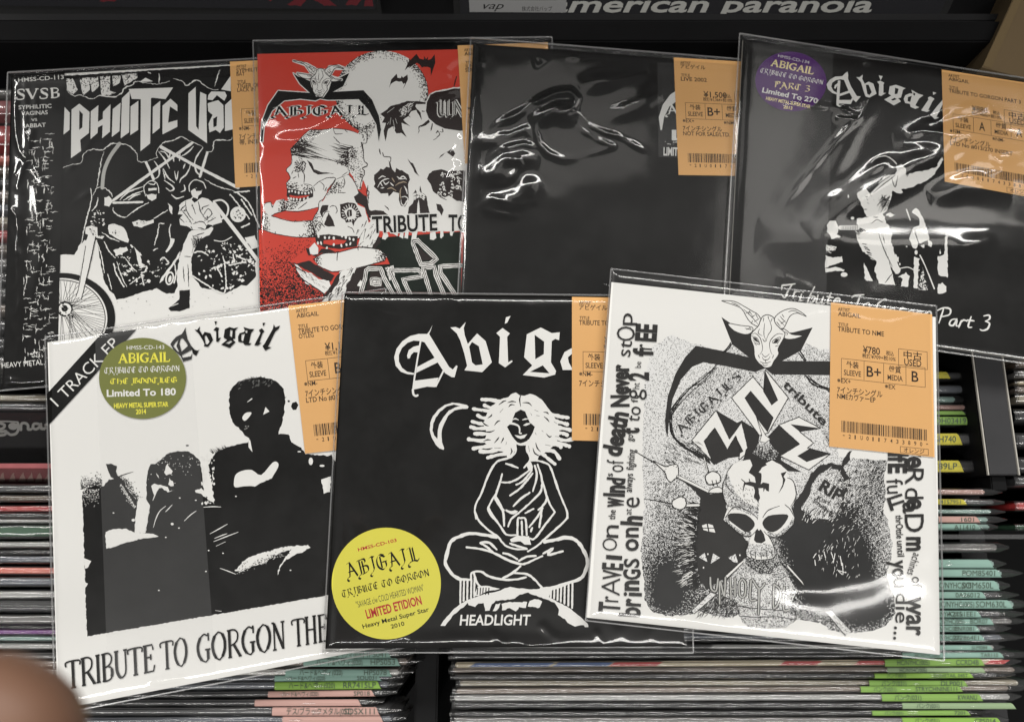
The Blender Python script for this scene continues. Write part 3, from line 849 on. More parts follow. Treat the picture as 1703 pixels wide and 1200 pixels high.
BLK = Sleeve(PL_BLK, Q4('783,63 1272,102 1268,590 757,572'), Q4('787,73 1262,106 1262,582 763,563'), 'single with plain black cover priced 1,500 yen', M_INK, seed=4, film_mat=FILM_THICK)
P3 = Sleeve(PL_P3, Q4('1230,56 1728,134 1740,610 1202,531'), Q4('1236,66 1722,138 1730,600 1212,524'), 'black single with purple round sticker and guitarist photo', M_INK, seed=5, film_mat=FILM_THICK)
BOOT = Sleeve(PL_BOOT, Q4('75,561 642,480 694,1072 92,1187'), Q4('79,569 634,489 682,1066 96,1179'), 'white single with olive round sticker and seated band photo', M_WHITE, seed=6)
HEAD = Sleeve(PL_HEAD, Q4('569,486 1140,492 1153,1085 537,1084'), Q4('573,488 1125,494 1138,1074 541,1078'), 'black single with yellow round sticker and cross legged woman drawing', M_INK, seed=7)
NME = Sleeve(PL_NME, Q4('1016,447 1557,509 1570,1098 974,1031'), Q4('1017,469 1556,527 1563,1088 975,1026'), 'white single with goat emblem and skull drawing, frontmost at lower right', M_WHITE, seed=8, film_mat=FILM_SOFT)

D = dict(price='1,100', net='1,000', grade='B', grade2='A', n1='NM-', n2='NM-', foot='')
SYPH.price_label(Q4('383,104 527,97 538,303 392,313'), dict(D, artist='SYPHILITIC VAGINAS / SAB', artist2='BAT', title='TIGER OF THE', title2='LACK IN', price='2,200', foot='帯, INSERT'))
RED.price_label(Q4('761,77 911,72 920,268 773,273'), dict(D, artist='ABIGAIL', title='JUNK', title2='SERPENT', foot='LTD'))
BLK.price_label(Q4('1120,97 1268,106 1277,294 1128,292'), dict(D, artist='アビゲイル', title='LIVE 2002', price='1,500', net='1,364', grade='B+', grade2='B', n1='EX+', n2='NM-', foot='NOT FOR SALE/LTD.'))
P3.price_label(Q4('1565,117 1719,141 1723,331 1570,303'), dict(D, artist='ABIGAIL', title='TRIBUTE TO GORGON PART 3', price='880', net='800', grade='A', grade2='A', foot='LTD No #013/270 INSERT', code='*21U0117433880*'))
BOOT.price_label(Q4('480,509 645,491 674,736 508,754'), dict(D, artist='ABIGAIL', title='TRIBUTE TO GORGON THE BO', title2='OTLEG', foot='LTD No #013/180'))
HEAD.price_label(Q4('951,494 1118,497 1124,736 951,732'), dict(D, artist='アビゲイル', title='TRIBUTE TO GORGON', foot=''))
NME.price_label(Q4('1381,503 1549,523 1553,760 1378,742'), dict(D, artist='ABIGAIL', title='TRIBUTE TO NME', price='780', net='709', grade='B+', grade2='B', n1='EX+', n2='EX', foot='NMEカヴァーEP'))
# ------------------------------------------------------------------ two small pen alphabets
H1 = Fr(690, 640, 300 / 1636); H2 = Fr(720, 820, 0.2); B1 = Fr(260, 520, 220 / 1703); B2 = Fr(130, 740, 430 / 1612)
B3 = Fr(90, 1000, 470 / 1703); P1 = Fr(1360, 100, 220 / 1703); Y1 = Fr(540, 870, 1 / 6)
BLK_LET = {
 'A': (7.2, [[(1.4, 1.4), (3.1, .6)], [(3.1, .8), (6.6, 9.3)], [(3.3, 1.4), (1.9, 8.4)], [(1.6, 6), (5.2, 6)], [(2.2, 8.7), (.5, 9.2), (0, 10.5), (1, 11.4)]]),
 'B': (7.2, [[(.6, 1.2), (2.2, .7)], [(2, 1), (2, 9)], [(2, 1), (5, .6), (5.6, 2.6), (3, 4.6)], [(3, 4.6), (6.3, 5), (6.3, 8), (2.4, 9.2)], [(2, 9), (.3, 9.6), (-.3, 10.9), (.8, 11.6)], [(3.7, 1.5), (3.7, 8.6)]]),
 'I': (4.6, [[(.8, 1.4), (2.4, .5), (4.2, 1)], [(3, .9), (3, 7.6)], [(3, 7.6), (1.6, 9.6), (.2, 10.2), (0, 11.3), (1, 11.8)]]),
 'G': (7.4, [[(5.8, 1.4), (3.2, .5), (1, 3), (1, 7), (3.5, 9.3), (6, 7.8), (6, 5.2)], [(3.2, 1.5), (3.2, 8.4)], [(4, 1), (6.2, 2.4)], [(4, 5), (6.8, 5)]]),
 'L': (7.4, [[(1, 1.4), (2.8, .5)], [(3, .7), (3, 8.5)], [(1, 9.2), (4, 8.5), (6.3, 9.3), (7, 8)], [(4.5, 1), (4.5, 8.3)], [(2, 9), (.2, 9.8), (0, 11.3), (1, 11.8)]]),
 'T': (7.0, [[(1.4, 3), (.9, 7), (3.5, 9.3), (6, 8)], [(.5, 1.9), (3, .7), (6.3, 1.6)], [(3.7, 1.6), (3.7, 8.7)]]),
 'R': (7.2, [[(.6, 1.2), (2.2, .7)], [(2, 1), (2, 9)], [(2, 1), (5, .6), (5.5, 3), (3, 4.8)], [(3.4, 4.8), (6.4, 9.1)], [(2, 9), (.2, 9.8), (0, 11.2)]]),
 'U': (7.2, [[(.6, 1.2), (1.6, 1.4), (1.6, 7), (3, 9.2), (5.4, 8)], [(5.4, .8), (5.4, 8.6), (6.6, 9)], [(3.3, 1), (3.3, 8.4)]]),
 'E': (6.8, [[(5.8, 1.5), (3, .5), (1, 3), (1, 7), (3.5, 9.3), (6, 8.2)], [(1.5, 5), (5, 5)], [(3.1, 1), (3.1, 8.8)]]),
 'O': (7.2, [[(3.6, .5), (1, 3), (1, 7), (3.6, 9.4)], [(3.6, 9.4), (6.2, 7), (6.2, 3), (3.6, .5)], [(3.3, 1.2), (3.3, 8.6)]]),
 'N': (7.2, [[(.6, 1.3), (1.6, .8)], [(1.6, 1), (1.6, 8.4), (.3, 10)], [(1.6, .8), (5.6, 9.2)], [(5.7, .5), (5.7, 9.2)]]),
 'H': (7.0, [[(.6, 1.3), (1.8, .6)], [(1.7, .6), (1.7, 9)], [(2, 4.7), (4.8, 4), (5.9, 6), (5.2, 9.4), (4, 11)], [(3.2, 1.6), (4.6, 1)]]),
 'P': (6.8, [[(.6, 1.3), (2, .7)], [(2, 1), (2, 9.4)], [(2, 1), (5.2, .6), (5.8, 3.4), (2.6, 5.4)], [(3.6, 1.5), (3.6, 5)]]),
 '3': (5.6, [[(1, 1.4), (3.6, .8), (4.6, 2.6), (2.4, 4.6)], [(2.4, 4.6), (4.9, 6), (4.2, 9), (.8, 9.2)]]),
 'S': (6.0, [[(5, 1.2), (2.2, 1), (1.2, 3), (4.6, 5.4), (4.8, 8.2), (1, 9)]]), "'": (2.4, [[(1.2, .4), (1, 2.4)]]), ' ': (3.4, [])}
SER_LET = {   # thick strokes, thin strokes
 'T': (6.6, [[(3.3, .4), (3.3, 9.7)]], [[(.2, 2.2), (.4, .6), (6.2, .6), (6.5, 2.2)], [(2.2, 9.7), (4.4, 9.7)]]),
 'R': (6.8, [[(1.4, .3), (1.4, 9.7)], [(3.2, 5.2), (6.2, 9.7)]], [[(.4, .4), (3.6, .3), (5.3, 1.6), (5.0, 4), (3.2, 5.3), (1.5, 5.6)], [(.5, 9.7), (2.3, 9.7)], [(5.4, 9.7), (6.9, 9.7)]]),
 'I': (2.6, [[(1.3, .3), (1.3, 9.7)]], [[(.3, .3), (2.3, .3)], [(.3, 9.7), (2.3, 9.7)]]),
 'B': (6.0, [[(1.4, .3), (1.4, 9.7)], [(4.9, 5.8), (5.1, 7.2), (4.8, 8.6)]], [[(.4, .4), (3.4, .3), (4.9, 1.6), (4.6, 3.6), (3, 4.8), (1.5, 5)], [(3, 4.8), (4.8, 5.6), (5.2, 7.4), (4.4, 9.2), (2.6, 9.8), (.5, 9.7)]]),
 'U': (6.4, [[(1.2, .3), (1.2, 6.5), (2.2, 9.1), (3.2, 9.6)]], [[(.2, .3), (2.2, .3)], [(5.3, .3), (5.3, 7), (4.6, 9), (3.2, 9.8)], [(4.4, .3), (6.2, .3)]]),
 'E': (5.4, [[(1.4, .3), (1.4, 9.7)]], [[(.4, .4), (4.6, .4), (5, 2.2)], [(1.4, 4.6), (3.8, 4.6)], [(3.8, 3.6), (3.8, 5.6)], [(.4, 9.7), (4.8, 9.6), (5.4, 7.6)]]),
 'O': (7.6, [[(2.0, 1.4), (.9, 4), (1.2, 7), (2.4, 9.2)], [(5.6, .9), (6.7, 3.4), (6.6, 6.4), (5.4, 8.9)]], [[(2.0, 1.4), (3.8, .2), (5.6, .9)], [(2.4, 9.2), (4, 9.9), (5.4, 8.9)]]),
 'G': (7.0, [[(2.2, 1.2), (.9, 4), (1.2, 7), (2.6, 9.2)], [(5.6, 5.6), (5.6, 9)]], [[(2.2, 1.2), (4, .2), (5.6, .8), (6, 0), (6, 2.6)], [(2.6, 9.2), (4.4, 9.9), (5.6, 9)], [(4.2, 5.6), (6.8, 5.6)]]),
 'N': (7.0, [[(1.3, .4), (5.4, 9.6)]], [[(.2, .3), (1.5, .3)], [(1.3, .4), (1.3, 9.7)], [(.4, 9.7), (2.2, 9.7)], [(5.5, .3), (5.5, 9.8)], [(4.6, .3), (6.4, .3)]]),
 'H': (6.8, [[(1.3, .3), (1.3, 9.7)], [(5.4, .3), (5.4, 9.7)]], [[(1.3, 4.8), (5.4, 4.8)], [(.3, .3), (2.3, .3)], [(.3, 9.7), (2.3, 9.7)], [(4.4, .3), (6.4, .3)], [(4.4, 9.7), (6.4, 9.7)]]),
 'A': (7.2, [[(3.5, .2), (6.0, 9.7)]], [[(3.5, .3), (1, 9.7)], [(2, 6.3), (5, 6.3)], [(.2, 9.7), (2, 9.7)], [(5, 9.7), (7, 9.7)]]),
 'L': (5.6, [[(1.4, .3), (1.4, 9.7)]], [[(.4, .3), (2.4, .3)], [(.4, 9.7), (4.6, 9.6), (5.2, 7.4)]]),
 'S': (5.4, [[(1.4, 2.6), (2.4, 4.4), (4, 5.8), (4.4, 7.4)]], [[(4.6, 2.4), (4.4, .5), (2.4, .2), (1.2, 1.4), (1.4, 2.6)], [(.6, 7.4), (.8, 9.4), (2.8, 9.9), (4.2, 9), (4.4, 7.4)]]),
 'V': (7.0, [[(1, .3), (3.6, 9.8)]], [[(3.6, 9.8), (6, .3)], [(0, .3), (2, .3)], [(5.2, .3), (6.9, .3)]]),
 ' ': (3.0, [], [])}
def _layout(st, tab, x0, y0, x1, y1, h, up):
    W = sum(tab[c][0] for c in st); dx, dy = x1 - x0, y1 - y0; L = math.hypot(dx, dy)
    if up is None: up = (dy / L * h, -dx / L * h)
    adv = 0.0; out = []
    for c in st:
        def xf(p, a=adv): 
            t = (a + p[0]) / W; q = 1 - p[1] / 10
            return (x0 + dx * t + up[0] * q, y0 + dy * t + up[1] * q)
        out.append((c, xf)); adv += tab[c][0]
    return out, L / W
def gothic(ink, fr, st, x0, y0, x1, y1, h, m, nibw=1.5, up=None):
    for c, xf in _layout(st, BLK_LET, x0, y0, x1, y1, h, up)[0]:
        ink.nib(fr, BLK_LET[c][1], m, xf, nibw, -38)
def serif(ink, fr, st, x0, y0, x1, y1, h, m, thick=1.35, thin=0.6, up=None):
    lay, k = _layout(st, SER_LET, x0, y0, x1, y1, h, up)
    for c, xf in lay:
        for j, w in ((1, thick), (2, thin)):
            for P in SER_LET[c][j]:
                ink.stroke(fr, [xf(p) for p in P], w * k * fr.k, m, cap=False, smooth=4 if len(P) > 3 else 0)
# ------------------------------------------------------------------ black single, cross-legged woman drawing
k = HEAD.let; W = M_WHITE
k.poly(ZJ, '672,250 655,285 640,303 590,303 540,315 495,345 460,390 446,440 455,490 485,525 525,540 562,543 563,533 522,525 492,502 474,465 474,425 492,385 525,355 560,342 600,345 625,352 735,520 748,535 785,557 802,558 820,492 812,488 792,512 770,497 665,325 652,303 660,285', W)
k.stroke(ZJ, '602,345 585,440 566,560 556,640', 2.7, W, smooth=0, cap=False); k.stroke(ZJ, '556,630 560,658 574,668 584,664', 3.6, W)
k.poly(ZJ, '592,370 560,378 532,398 522,430 526,448 538,446 546,426 562,410 588,412', W)
k.poly(ZJ, '582,497 690,440 712,466 576,532', W); k.stroke(ZJ, '738,518 690,614', 2.8, W, cap=False)
k.poly(ZJ, '568,578 708,560 687,616 640,613 562,630', W)
k.poly(ZJ, '777,265 808,262 832,272 868,233 856,268 862,310 880,362 935,300 985,345 1022,470 965,528 860,517 876,490 860,420 835,340 815,300', W, holes=['888,378 905,350 945,375 968,482 925,488 905,470'])
k.poly(ZJ, '1098,243 1105,205 1132,197 1112,237', W); k.poly(ZJ, '1048,298 1085,268 1128,300 1112,320 1118,470 1140,458 1144,466 1100,500 1063,475 1070,320', W)
k.poly(ZJ, '1228,305 1310,265 1375,298 1422,293 1418,340 1395,332 1375,345 1370,470 1400,520 1395,542 1330,560 1204,545 1260,488 1212,440', W, holes=['1274,308 1330,348 1328,422 1278,452', '1246,526 1322,488 1362,535'])
k.poly(ZJ, '1540,370 1495,385 1450,410 1425,465 1440,515 1500,515 1475,470 1470,440 1500,415 1560,400', W)
k = HEAD.art
# moon, hair, face
k.poly(H1, '487,195 470,182 400,165 340,158 270,180 210,225 165,280 140,340 135,400 150,470 190,545 225,575 262,588 265,570 245,520 240,440 255,370 300,280 360,230 430,215 478,212', W, holes=['410,190 355,175 290,195 230,240 190,295 165,350 160,410 175,455 205,490 205,430 220,360 260,290 310,230 370,200'], rough=0.35)
k.poly(H1, '950,92 915,65 870,85 850,110 800,120 750,150 700,190 670,230 640,290 620,350 640,400 650,440 640,480 640,530 690,560 740,600 800,600 830,630 838,662 880,645 910,590 922,520 990,545 1015,540 1020,600 1050,690 1110,690 1120,650 1190,600 1250,560 1290,500 1310,450 1310,390 1290,330 1250,265 1195,190 1150,130 1090,95 1040,78 990,95', W, rough=0.5)
for s in ('760,150 690,135 608,130', '740,195 690,205 632,183', '700,240 600,225 530,215', '690,290 620,300 572,275', '670,345 600,350 520,330', '680,380 580,395 508,380', '720,420 640,440 542,440',
          '700,490 600,505 490,490', '700,550 620,560 532,575', '740,585 660,605 595,600', '830,620 740,635 660,658', '1230,265 1320,285 1390,295', '1250,325 1330,340 1380,355', '1280,385 1360,395 1412,408',
          '1270,440 1330,435 1380,452', '1290,480 1350,500 1425,492', '1230,530 1290,540 1322,560', '1270,520 1340,535 1400,555', '1170,590 1260,600 1310,665', '1140,600 1190,650 1270,715'):
    k.stroke(H1, s, 5.4, W, rough=0.6, taper=(1.5, 1.15))
for s in ('965,80 950,130 960,195', '840,160 880,148 920,155', '850,200 870,178 905,180', '975,160 1030,162 1060,190', '760,180 800,150 830,140', '610,235 650,262', '660,300 690,280 700,262', '600,320 640,360 670,370', '720,365 750,330 775,322',
          '600,420 680,425 725,408', '620,510 660,495 690,500', '720,525 750,490 765,470', '780,525 800,490 803,475', '720,570 780,570', '825,540 832,515', '865,630 880,600 870,570', '1085,225 1120,240', '1165,245 1200,250 1212,265', '1100,275 1130,280',
          '1170,285 1200,310 1220,335', '1190,440 1220,470 1240,460', '1090,430 1100,450', '1260,330 1290,350', '1095,520 1110,570 1140,605', '1180,540 1230,550', '1030,550 1040,605', '1070,570 1090,620 1150,650', '770,250 800,215', '1050,255 1060,275',
          '650,180 690,165 720,175', '1150,410 1165,425', '1270,465 1320,470', '1170,620 1220,615 1245,625'):
    k.stroke(H1, s, 1.9, M_INK, taper=(.3, .3), mid=1.25)
k.poly(H1, '960,222 1000,240 1025,300 1040,335 1088,378 1070,430 1030,500 985,520 955,528 920,515 880,460 835,378 880,340 890,300 910,250', M_INK)
for s in ('885,315 910,305 940,316', '975,316 1000,308 1028,306'): k.stroke(H1, s, 2.6, W, taper=(.4, .4))
k.stroke(H1, '860,345 900,352 938,370 950,400 950,435 966,437', 2.6, W, taper=(1.6, .8)); k.poly(H1, '980,365 1010,345 1055,343 1035,358 1005,370', W)
k.poly(H1, '903,452 955,460 1020,443 992,480 960,488 930,477', W); k.stroke(H1, '900,500 930,530 970,540 1010,525 1032,500', 3, W)
# body
for s in ('912,535 915,600 880,645 840,665 760,685 720,720 690,770 640,880 600,990 560,1060 543,1130 556,1210', '1016,535 1015,590 1045,650 1040,690 990,748', '1060,685 1110,685 1170,700 1220,730 1250,800 1290,920 1340,1050 1378,1140 1385,1205',
          '825,712 880,728 935,750', '1055,760 1000,800 930,850 860,880 785,880', '792,805 772,880 745,960 728,1020 745,1060 790,1130', '1062,770 985,865 920,902', '1068,800 960,930 863,1000', '1088,730 1105,830 1070,962', '1112,720 1150,840 1150,930 1130,980 1040,1070 935,1165',
          '1040,975 960,1030 893,1097', '742,975 690,1060 665,1120 690,1180 722,1215', '1158,870 1185,970 1215,1060 1268,1150', '1195,1020 1180,1070 1120,1130', '825,1135 870,1150 915,1140', '1075,1120 1000,1160'):
    k.stroke(H1, s, 3.7, W, rough=0.5, taper=(.75, .75))
k.poly(H1, '1010,720 1050,690 1070,740 1065,770 1030,770', W)
for s in ('350,150 385,230 470,310 540,360 600,430 680,460 780,460', '462,120 500,190 560,270 610,340 690,345', '1115,150 1110,210 1030,290 950,360 860,440 790,480', '1015,155 940,250 850,370 810,375',
          '702,345 706,215 730,205 770,215 780,345', '738,230 742,345', '640,415 700,435 775,458', '520,20 580,140 592,270', '700,170 650,215 625,275', '910,120 870,190 800,280', '905,140 885,280', '825,285 815,315', '560,110 590,140', '610,140 660,165 700,150'):
    k.stroke(H2, s, 3.7, W, rough=0.5, taper=(.8, .8))
k.poly(H2, '640,380 690,350 800,355 818,425 760,422 730,400 650,402', W, rough=0.6)
for s in ('530,362 430,345 330,332 240,350 150,400 112,520 106,590 170,680 235,715', '930,400 1020,385 1110,365 1190,390 1245,460 1287,560 1260,660 1220,710 1120,745 1000,785 900,792'):
    k.stroke(H2, s, 5.6, W, rough=0.6)
for s in ('230,712 312,716', '320,730 322,660 400,650 470,690 580,715 680,715 775,695', '580,705 660,660 728,604', '680,660 780,670 840,710 912,788', '280,447 380,458 500,492 600,542 700,580 760,585 830,555 910,520', '400,405 470,410 530,465', '395,410 450,445 500,490',
          '585,495 640,510 700,545', '715,560 780,525 855,518', '915,500 1000,455 955,510 1080,480', '340,660 365,740 400,775'):
    k.stroke(H2, s, 4.0, W, rough=0.5, taper=(.8, .8))
k.poly(H2, '65,1100 100,1040 160,970 230,915 300,880 380,850 450,830 560,805 640,775 780,795 920,790 1000,790 960,860 1040,900 1130,950 1220,1020 1290,1085 1295,1112 1265,1110 1250,1090 1180,1105 1120,1070 1100,1045 1040,1010 1050,960 1010,905 940,880 860,850 790,825 720,840 680,875 600,885 520,890 490,920 470,970 435,975 420,910 380,910 350,940 300,930 290,910 230,960 160,1020 100,1100', W, rough=0.7)
k.poly(H2, '375,770 450,765 560,792 450,812 380,850 340,850', W, rough=0.5)
for i, (a, b, c) in enumerate(((230, 720, 908), (258, 725, 890), (288, 728, 880), (320, 715, 868), (346, 700, 855), (1160, 742, 950), (1128, 752, 930), (1096, 760, 915), (1066, 768, 898), (1038, 775, 885), (1010, 782, 872), (982, 788, 862))):
    k.stroke(H2, [(a, b), (a - 3, c)], 3.1, W, rough=0.3)
for a in (372, 396, 418, 442, 466): k.stroke(H2, [(a, 785), (a - 4, 838)], 1.7, M_INK)
for P in ('500,975 520,920 560,912 552,950 522,980', '570,970 575,920 620,905 780,900 775,950 720,945 690,975 640,950 600,968', '790,940 800,890 850,880 905,890 890,952 830,940'): k.poly(H2, P, W, rough=1.0)
HEAD.let.text(H2, 'HEADLIGHT', 222, 1093, 815, 1090, 84, W, bold=0.02, shear=0.12)
t = HEAD.sticker((642.7, 969.3), 90.7, 92.6, M_YELLOW)
t.text(Y1, 'HMSS-CD-103', 338, 275, 722, 178, 32, M_REDTXT, bold=0.02)
gothic(t, Y1, 'ABIGAIL', 232, 555, 955, 378, 172, M_INK, 1.25); gothic(t, Y1, 'TRIBUTE TO GORGON', 180, 742, 1055, 522, 80, M_INK, 1.35)
t.text(Y1, '"SAVAGE c/w COLD HEARTED WOMAN"', 325, 838, 995, 665, 62, M_GREYINK, bold=-0.004)
t.text(Y1, 'LIMITED ETIDION', 425, 945, 975, 800, 85, M_REDTXT, bold=0.028)
t.text(Y1, 'Heavy Metal Super Star', 385, 1045, 1045, 870, 42, M_INK, bold=0.015); t.text(Y1, '2010', 668, 1045, 800, 1012, 40, M_INK, bold=0.015)
t.build('lettering', HEAD.stk)
# ------------------------------------------------------------------ white single, seated band in stark black and white
k = BOOT.art; W = M_WHITE; K = M_INK
k.poly(ZH, '1118,480 1125,440 1140,415 1165,395 1215,380 1260,372 1320,378 1360,400 1385,430 1393,480 1388,540 1375,600 1360,650 1410,652 1425,690 1470,715 1495,748 1540,752 1590,755 1622,790 1618,860 1640,1060 1000,1060 1000,960 1022,930 1020,860 1020,800 1035,765 1060,735 1130,708 1212,688 1220,672 1195,655 1165,620 1135,590 1120,540', K, rough=1.0, step=3)
for i in range(46):
    a = math.radians(200 + i * 3.4); c = (1255 + 133 * math.cos(a), 500 + 122 * math.sin(a)); l = RNG.uniform(6, 17)
    k.stroke(ZH, [c, (c[0] + l * math.cos(a + RNG.uniform(-.9, .5)), c[1] + l * math.sin(a + RNG.uniform(-.9, .5)))], 2.2, K, taper=(1, .1), smooth=0, cap=False)
for i in range(26):
    x = RNG.uniform(1150, 1330); y = 395 + (x - 1150) * -.06 + RNG.uniform(0, 40)
    k.stroke(ZH, [(x, y), (x + RNG.uniform(4, 12), y - RNG.uniform(5, 14))], RNG.uniform(.5, 1.3), W, taper=(.2, .2), smooth=0, cap=False)
for i in range(22):
    x = RNG.uniform(1030, 1110); k.stroke(ZH, [(x + 8, 742 - (x - 1040) * .28), (x - 10, 722 - (x - 1040) * .28 + RNG.uniform(-6, 8))], 1.4, K, taper=(1, .1), smooth=0, cap=False)
k.poly(ZH, '1183,570 1200,547 1228,545 1216,568 1195,586', W, smooth=3); k.poly(ZH, '1297,518 1316,540 1285,556', W); k.stroke(ZH, '1208,494 1230,478', 2, W, taper=(.4, 1), smooth=0)
for p in ((1205, 622), (1213, 612), (1200, 612), (1196, 626)): k.disc(ZH, p, 2.5, 2, W, n=8)
k.poly(ZH, '1213,675 1222,680 1233,738 1214,715', W)
k.poly(ZH, '1142,890 1150,850 1180,830 1230,825 1275,850 1330,790 1355,788 1358,812 1325,870 1330,888 1350,885 1342,912 1320,932 1280,925 1240,905 1190,905 1150,910', W, smooth=3)
k.poly(ZH, '1428,500 1445,492 1458,508 1448,532 1432,535 1420,515', K, rough=0.8); k.disc(ZH, (1410, 490), 6, 5, K, n=10); k.disc(ZH, (915, 706), 8, 4, K, n=10)
k.poly(B2, '25,290 60,265 110,250 140,262 165,250 190,215 250,198 285,225 300,260 330,300 365,345 372,380 362,420 350,545 418,548 430,500 440,430 450,375 425,340 428,200 435,150 450,120 480,115 520,85 560,50 620,38 690,40 730,65 760,95 768,160 782,270 800,330 860,372 1000,300 1400,120 1580,60 1650,200 1650,918 55,1190', K, rough=0.9, step=3)
for i in range(420):
    x = RNG.uniform(15, 150); y = 275 - abs(RNG.gauss(0, 34)) + (x - 20) * -.12
    k.disc(B2, (x, y), RNG.uniform(1.5, 5), RNG.uniform(1.2, 3), K, n=6)
for i in range(260):
    t_ = RNG.random(); x = 262 + t_ * 110 + abs(RNG.gauss(0, 18)); y = 215 + t_ * 160 - abs(RNG.gauss(0, 22))
    k.disc(B2, (x, y), RNG.uniform(1.5, 5), RNG.uniform(1.5, 4), K, n=6)
for i in range(140):
    x = RNG.uniform(28, 130); k.disc(B2, (x, 272 + abs(RNG.gauss(0, 50))), RNG.uniform(1.5, 4), 1.8, W, n=6)
for i in range(110):
    t_ = RNG.random(); k.disc(B2, (270 + t_ * 95 - abs(RNG.gauss(0, 12)), 240 + t_ * 150), RNG.uniform(1.5, 4), RNG.uniform(1.5, 4), W, n=6)
k.poly(B2, '175,118 205,116 242,130 238,160 246,190 268,202 240,215 205,195 185,150', K, rough=0.6); k.stroke(B2, '255,195 300,178 345,165', 1.3, K, taper=(1, .3))
k.poly(B2, '170,540 215,520 265,522 300,518 350,545 420,545 470,552 505,568 400,580 300,605 230,632 178,643', W, rough=0.9, step=3); k.disc(B2, (345, 466), 11, 9, W, n=10)
k.poly(B2, '352,545 358,440 372,360 380,325 415,322 432,352 450,375 440,430 428,500 418,545', W, rough=0.6)
k.poly(B2, '38,700 85,720 60,765 42,770', W, rough=0.6); k.poly(B2, '42,850 62,862 45,888', W, rough=0.5)
k.stroke(B2, '70,745 110,720 150,705', 1.2, K)
# middle sitter's face and jacket lights
for P in ('545,130 558,112 572,140 588,160 580,180 550,186 540,165', '565,245 572,205 590,225 600,250 580,255', '455,250 480,240 505,245 560,258 570,285 600,280 560,292 520,262 495,280 475,310 462,280', '485,175 500,185 505,205 492,195', '730,280 770,270 790,290 800,330 765,300 735,298'):
    k.poly(B2, P, W, rough=1.0, step=3)
for s in ('500,265 480,310 466,345', '548,378 510,410 485,460 470,512', '588,370 565,395 545,415', '738,408 700,435 662,472', '782,386 840,382 892,384', '822,552 880,520 932,490', '845,600 920,570 1000,540', '850,580 900,560 930,550', '860,628 920,600', '885,765 940,785 985,803', '855,1028 895,1033'):
    k.stroke(B2, s, 1.7, W, taper=(.4, .4))
for i in range(60):
    k.disc(B2, (RNG.uniform(440, 760), 60 + abs(RNG.gauss(0, 50)) + abs(RNG.uniform(-150, 150)) * .25), RNG.uniform(1, 4), RNG.uniform(1, 3), W, n=6)
for i in range(70):
    x = RNG.uniform(770, 850); k.disc(B2, (x, RNG.uniform(60, 365)), RNG.uniform(2, 9), RNG.uniform(3, 12), W, n=7)
k.poly(B2, '800,190 822,170 832,250 845,300 852,365 815,345 795,300 808,260', W, rough=1.5, step=3)
k.disc(B2, (588, 490), 9, 8, W, n=12)
for p in ((222, 421), (635, 328), (735, 342), (905, 672), (815, 655), (548, 573), (630, 515), (505, 903), (798, 785), (985, 318), (1325, 778)): k.disc(B2, p, 6, 4, W, n=8)
# the bright hand low down
k.poly(B2, '975,785 1010,740 1060,702 1140,672 1260,640 1320,625 1430,622 1447,640 1400,662 1350,682 1300,712 1272,745 1240,815 1250,770 1290,700 1335,650 1280,665 1220,690 1180,722 1080,757 1030,782', W, rough=1.4, step=2.5)
for i in range(230):
    t_ = RNG.random(); k.disc(B2, (985 + t_ * 300, 788 - t_ * 125 + RNG.gauss(0, 14)), RNG.uniform(1.5, 5), RNG.uniform(1.2, 3.5), RNG.choice((W, K)), n=6)
k.poly(B2, '1515,212 1580,195 1570,290 1535,298 1525,250', W, rough=1.0)
for p in ((1452, 100, 14, 24), (1522, 128, 16, 7), (1380, 40, 12, 4)): k.disc(B2, p[:2], p[2], p[3], W, n=9)
# lettering
k = BOOT.let
for P, hs in (('383,188 382,230 395,290 405,340 455,430 500,478 540,490 563,465 518,555 484,535 470,510 458,600 350,630 320,560 230,480 185,405 215,360 260,310 300,290 328,278 352,245', ['318,335 345,328 398,400 410,428 330,500 302,400', '222,430 250,385 292,345 262,430 300,500 280,500', '420,500 465,475 470,515 448,560 345,580 330,548']),
              ('495,218 530,222 565,175 560,225 580,255 600,290 625,248 700,265 735,350 672,440 615,432 625,405 600,350 550,270', ['625,300 648,292 690,375 662,408 640,405']), ('752,112 785,112 768,165', []), ('738,225 772,185 812,198 800,240 805,330 838,318 800,380 775,370 775,240', []),
              ('885,215 945,185 1000,200 1058,188 1020,230 1018,330 985,345 1025,378 948,455 838,412 915,350 870,320', ['955,222 985,228 978,315 950,300', '892,395 960,358 985,372 940,402']), ('1125,185 1200,208 1265,212 1225,260 1195,395 1232,392 1200,420 1140,415 1120,385 1060,375 1055,310 1075,265 1130,250 1145,232', ['1150,225 1178,230 1172,265 1150,255', '1100,280 1145,270 1120,370 1095,350']),
              ('1370,132 1408,130 1380,178', []), ('1322,225 1362,200 1395,240 1370,270 1330,390 1360,388 1310,425 1265,418 1345,262', []), ('1515,150 1535,190 1595,165 1580,205 1535,245 1440,440 1488,445 1405,488 1370,430 1400,395 1505,205', [])):
    k.poly(B1, P, K, holes=hs)
k.poly(ZH, '498,160 668,141 238,608 231,455', M_INK)
k.text(ZH, '1 TRACK EP', 285, 518, 588, 216, 56, W, bold=-0.004)
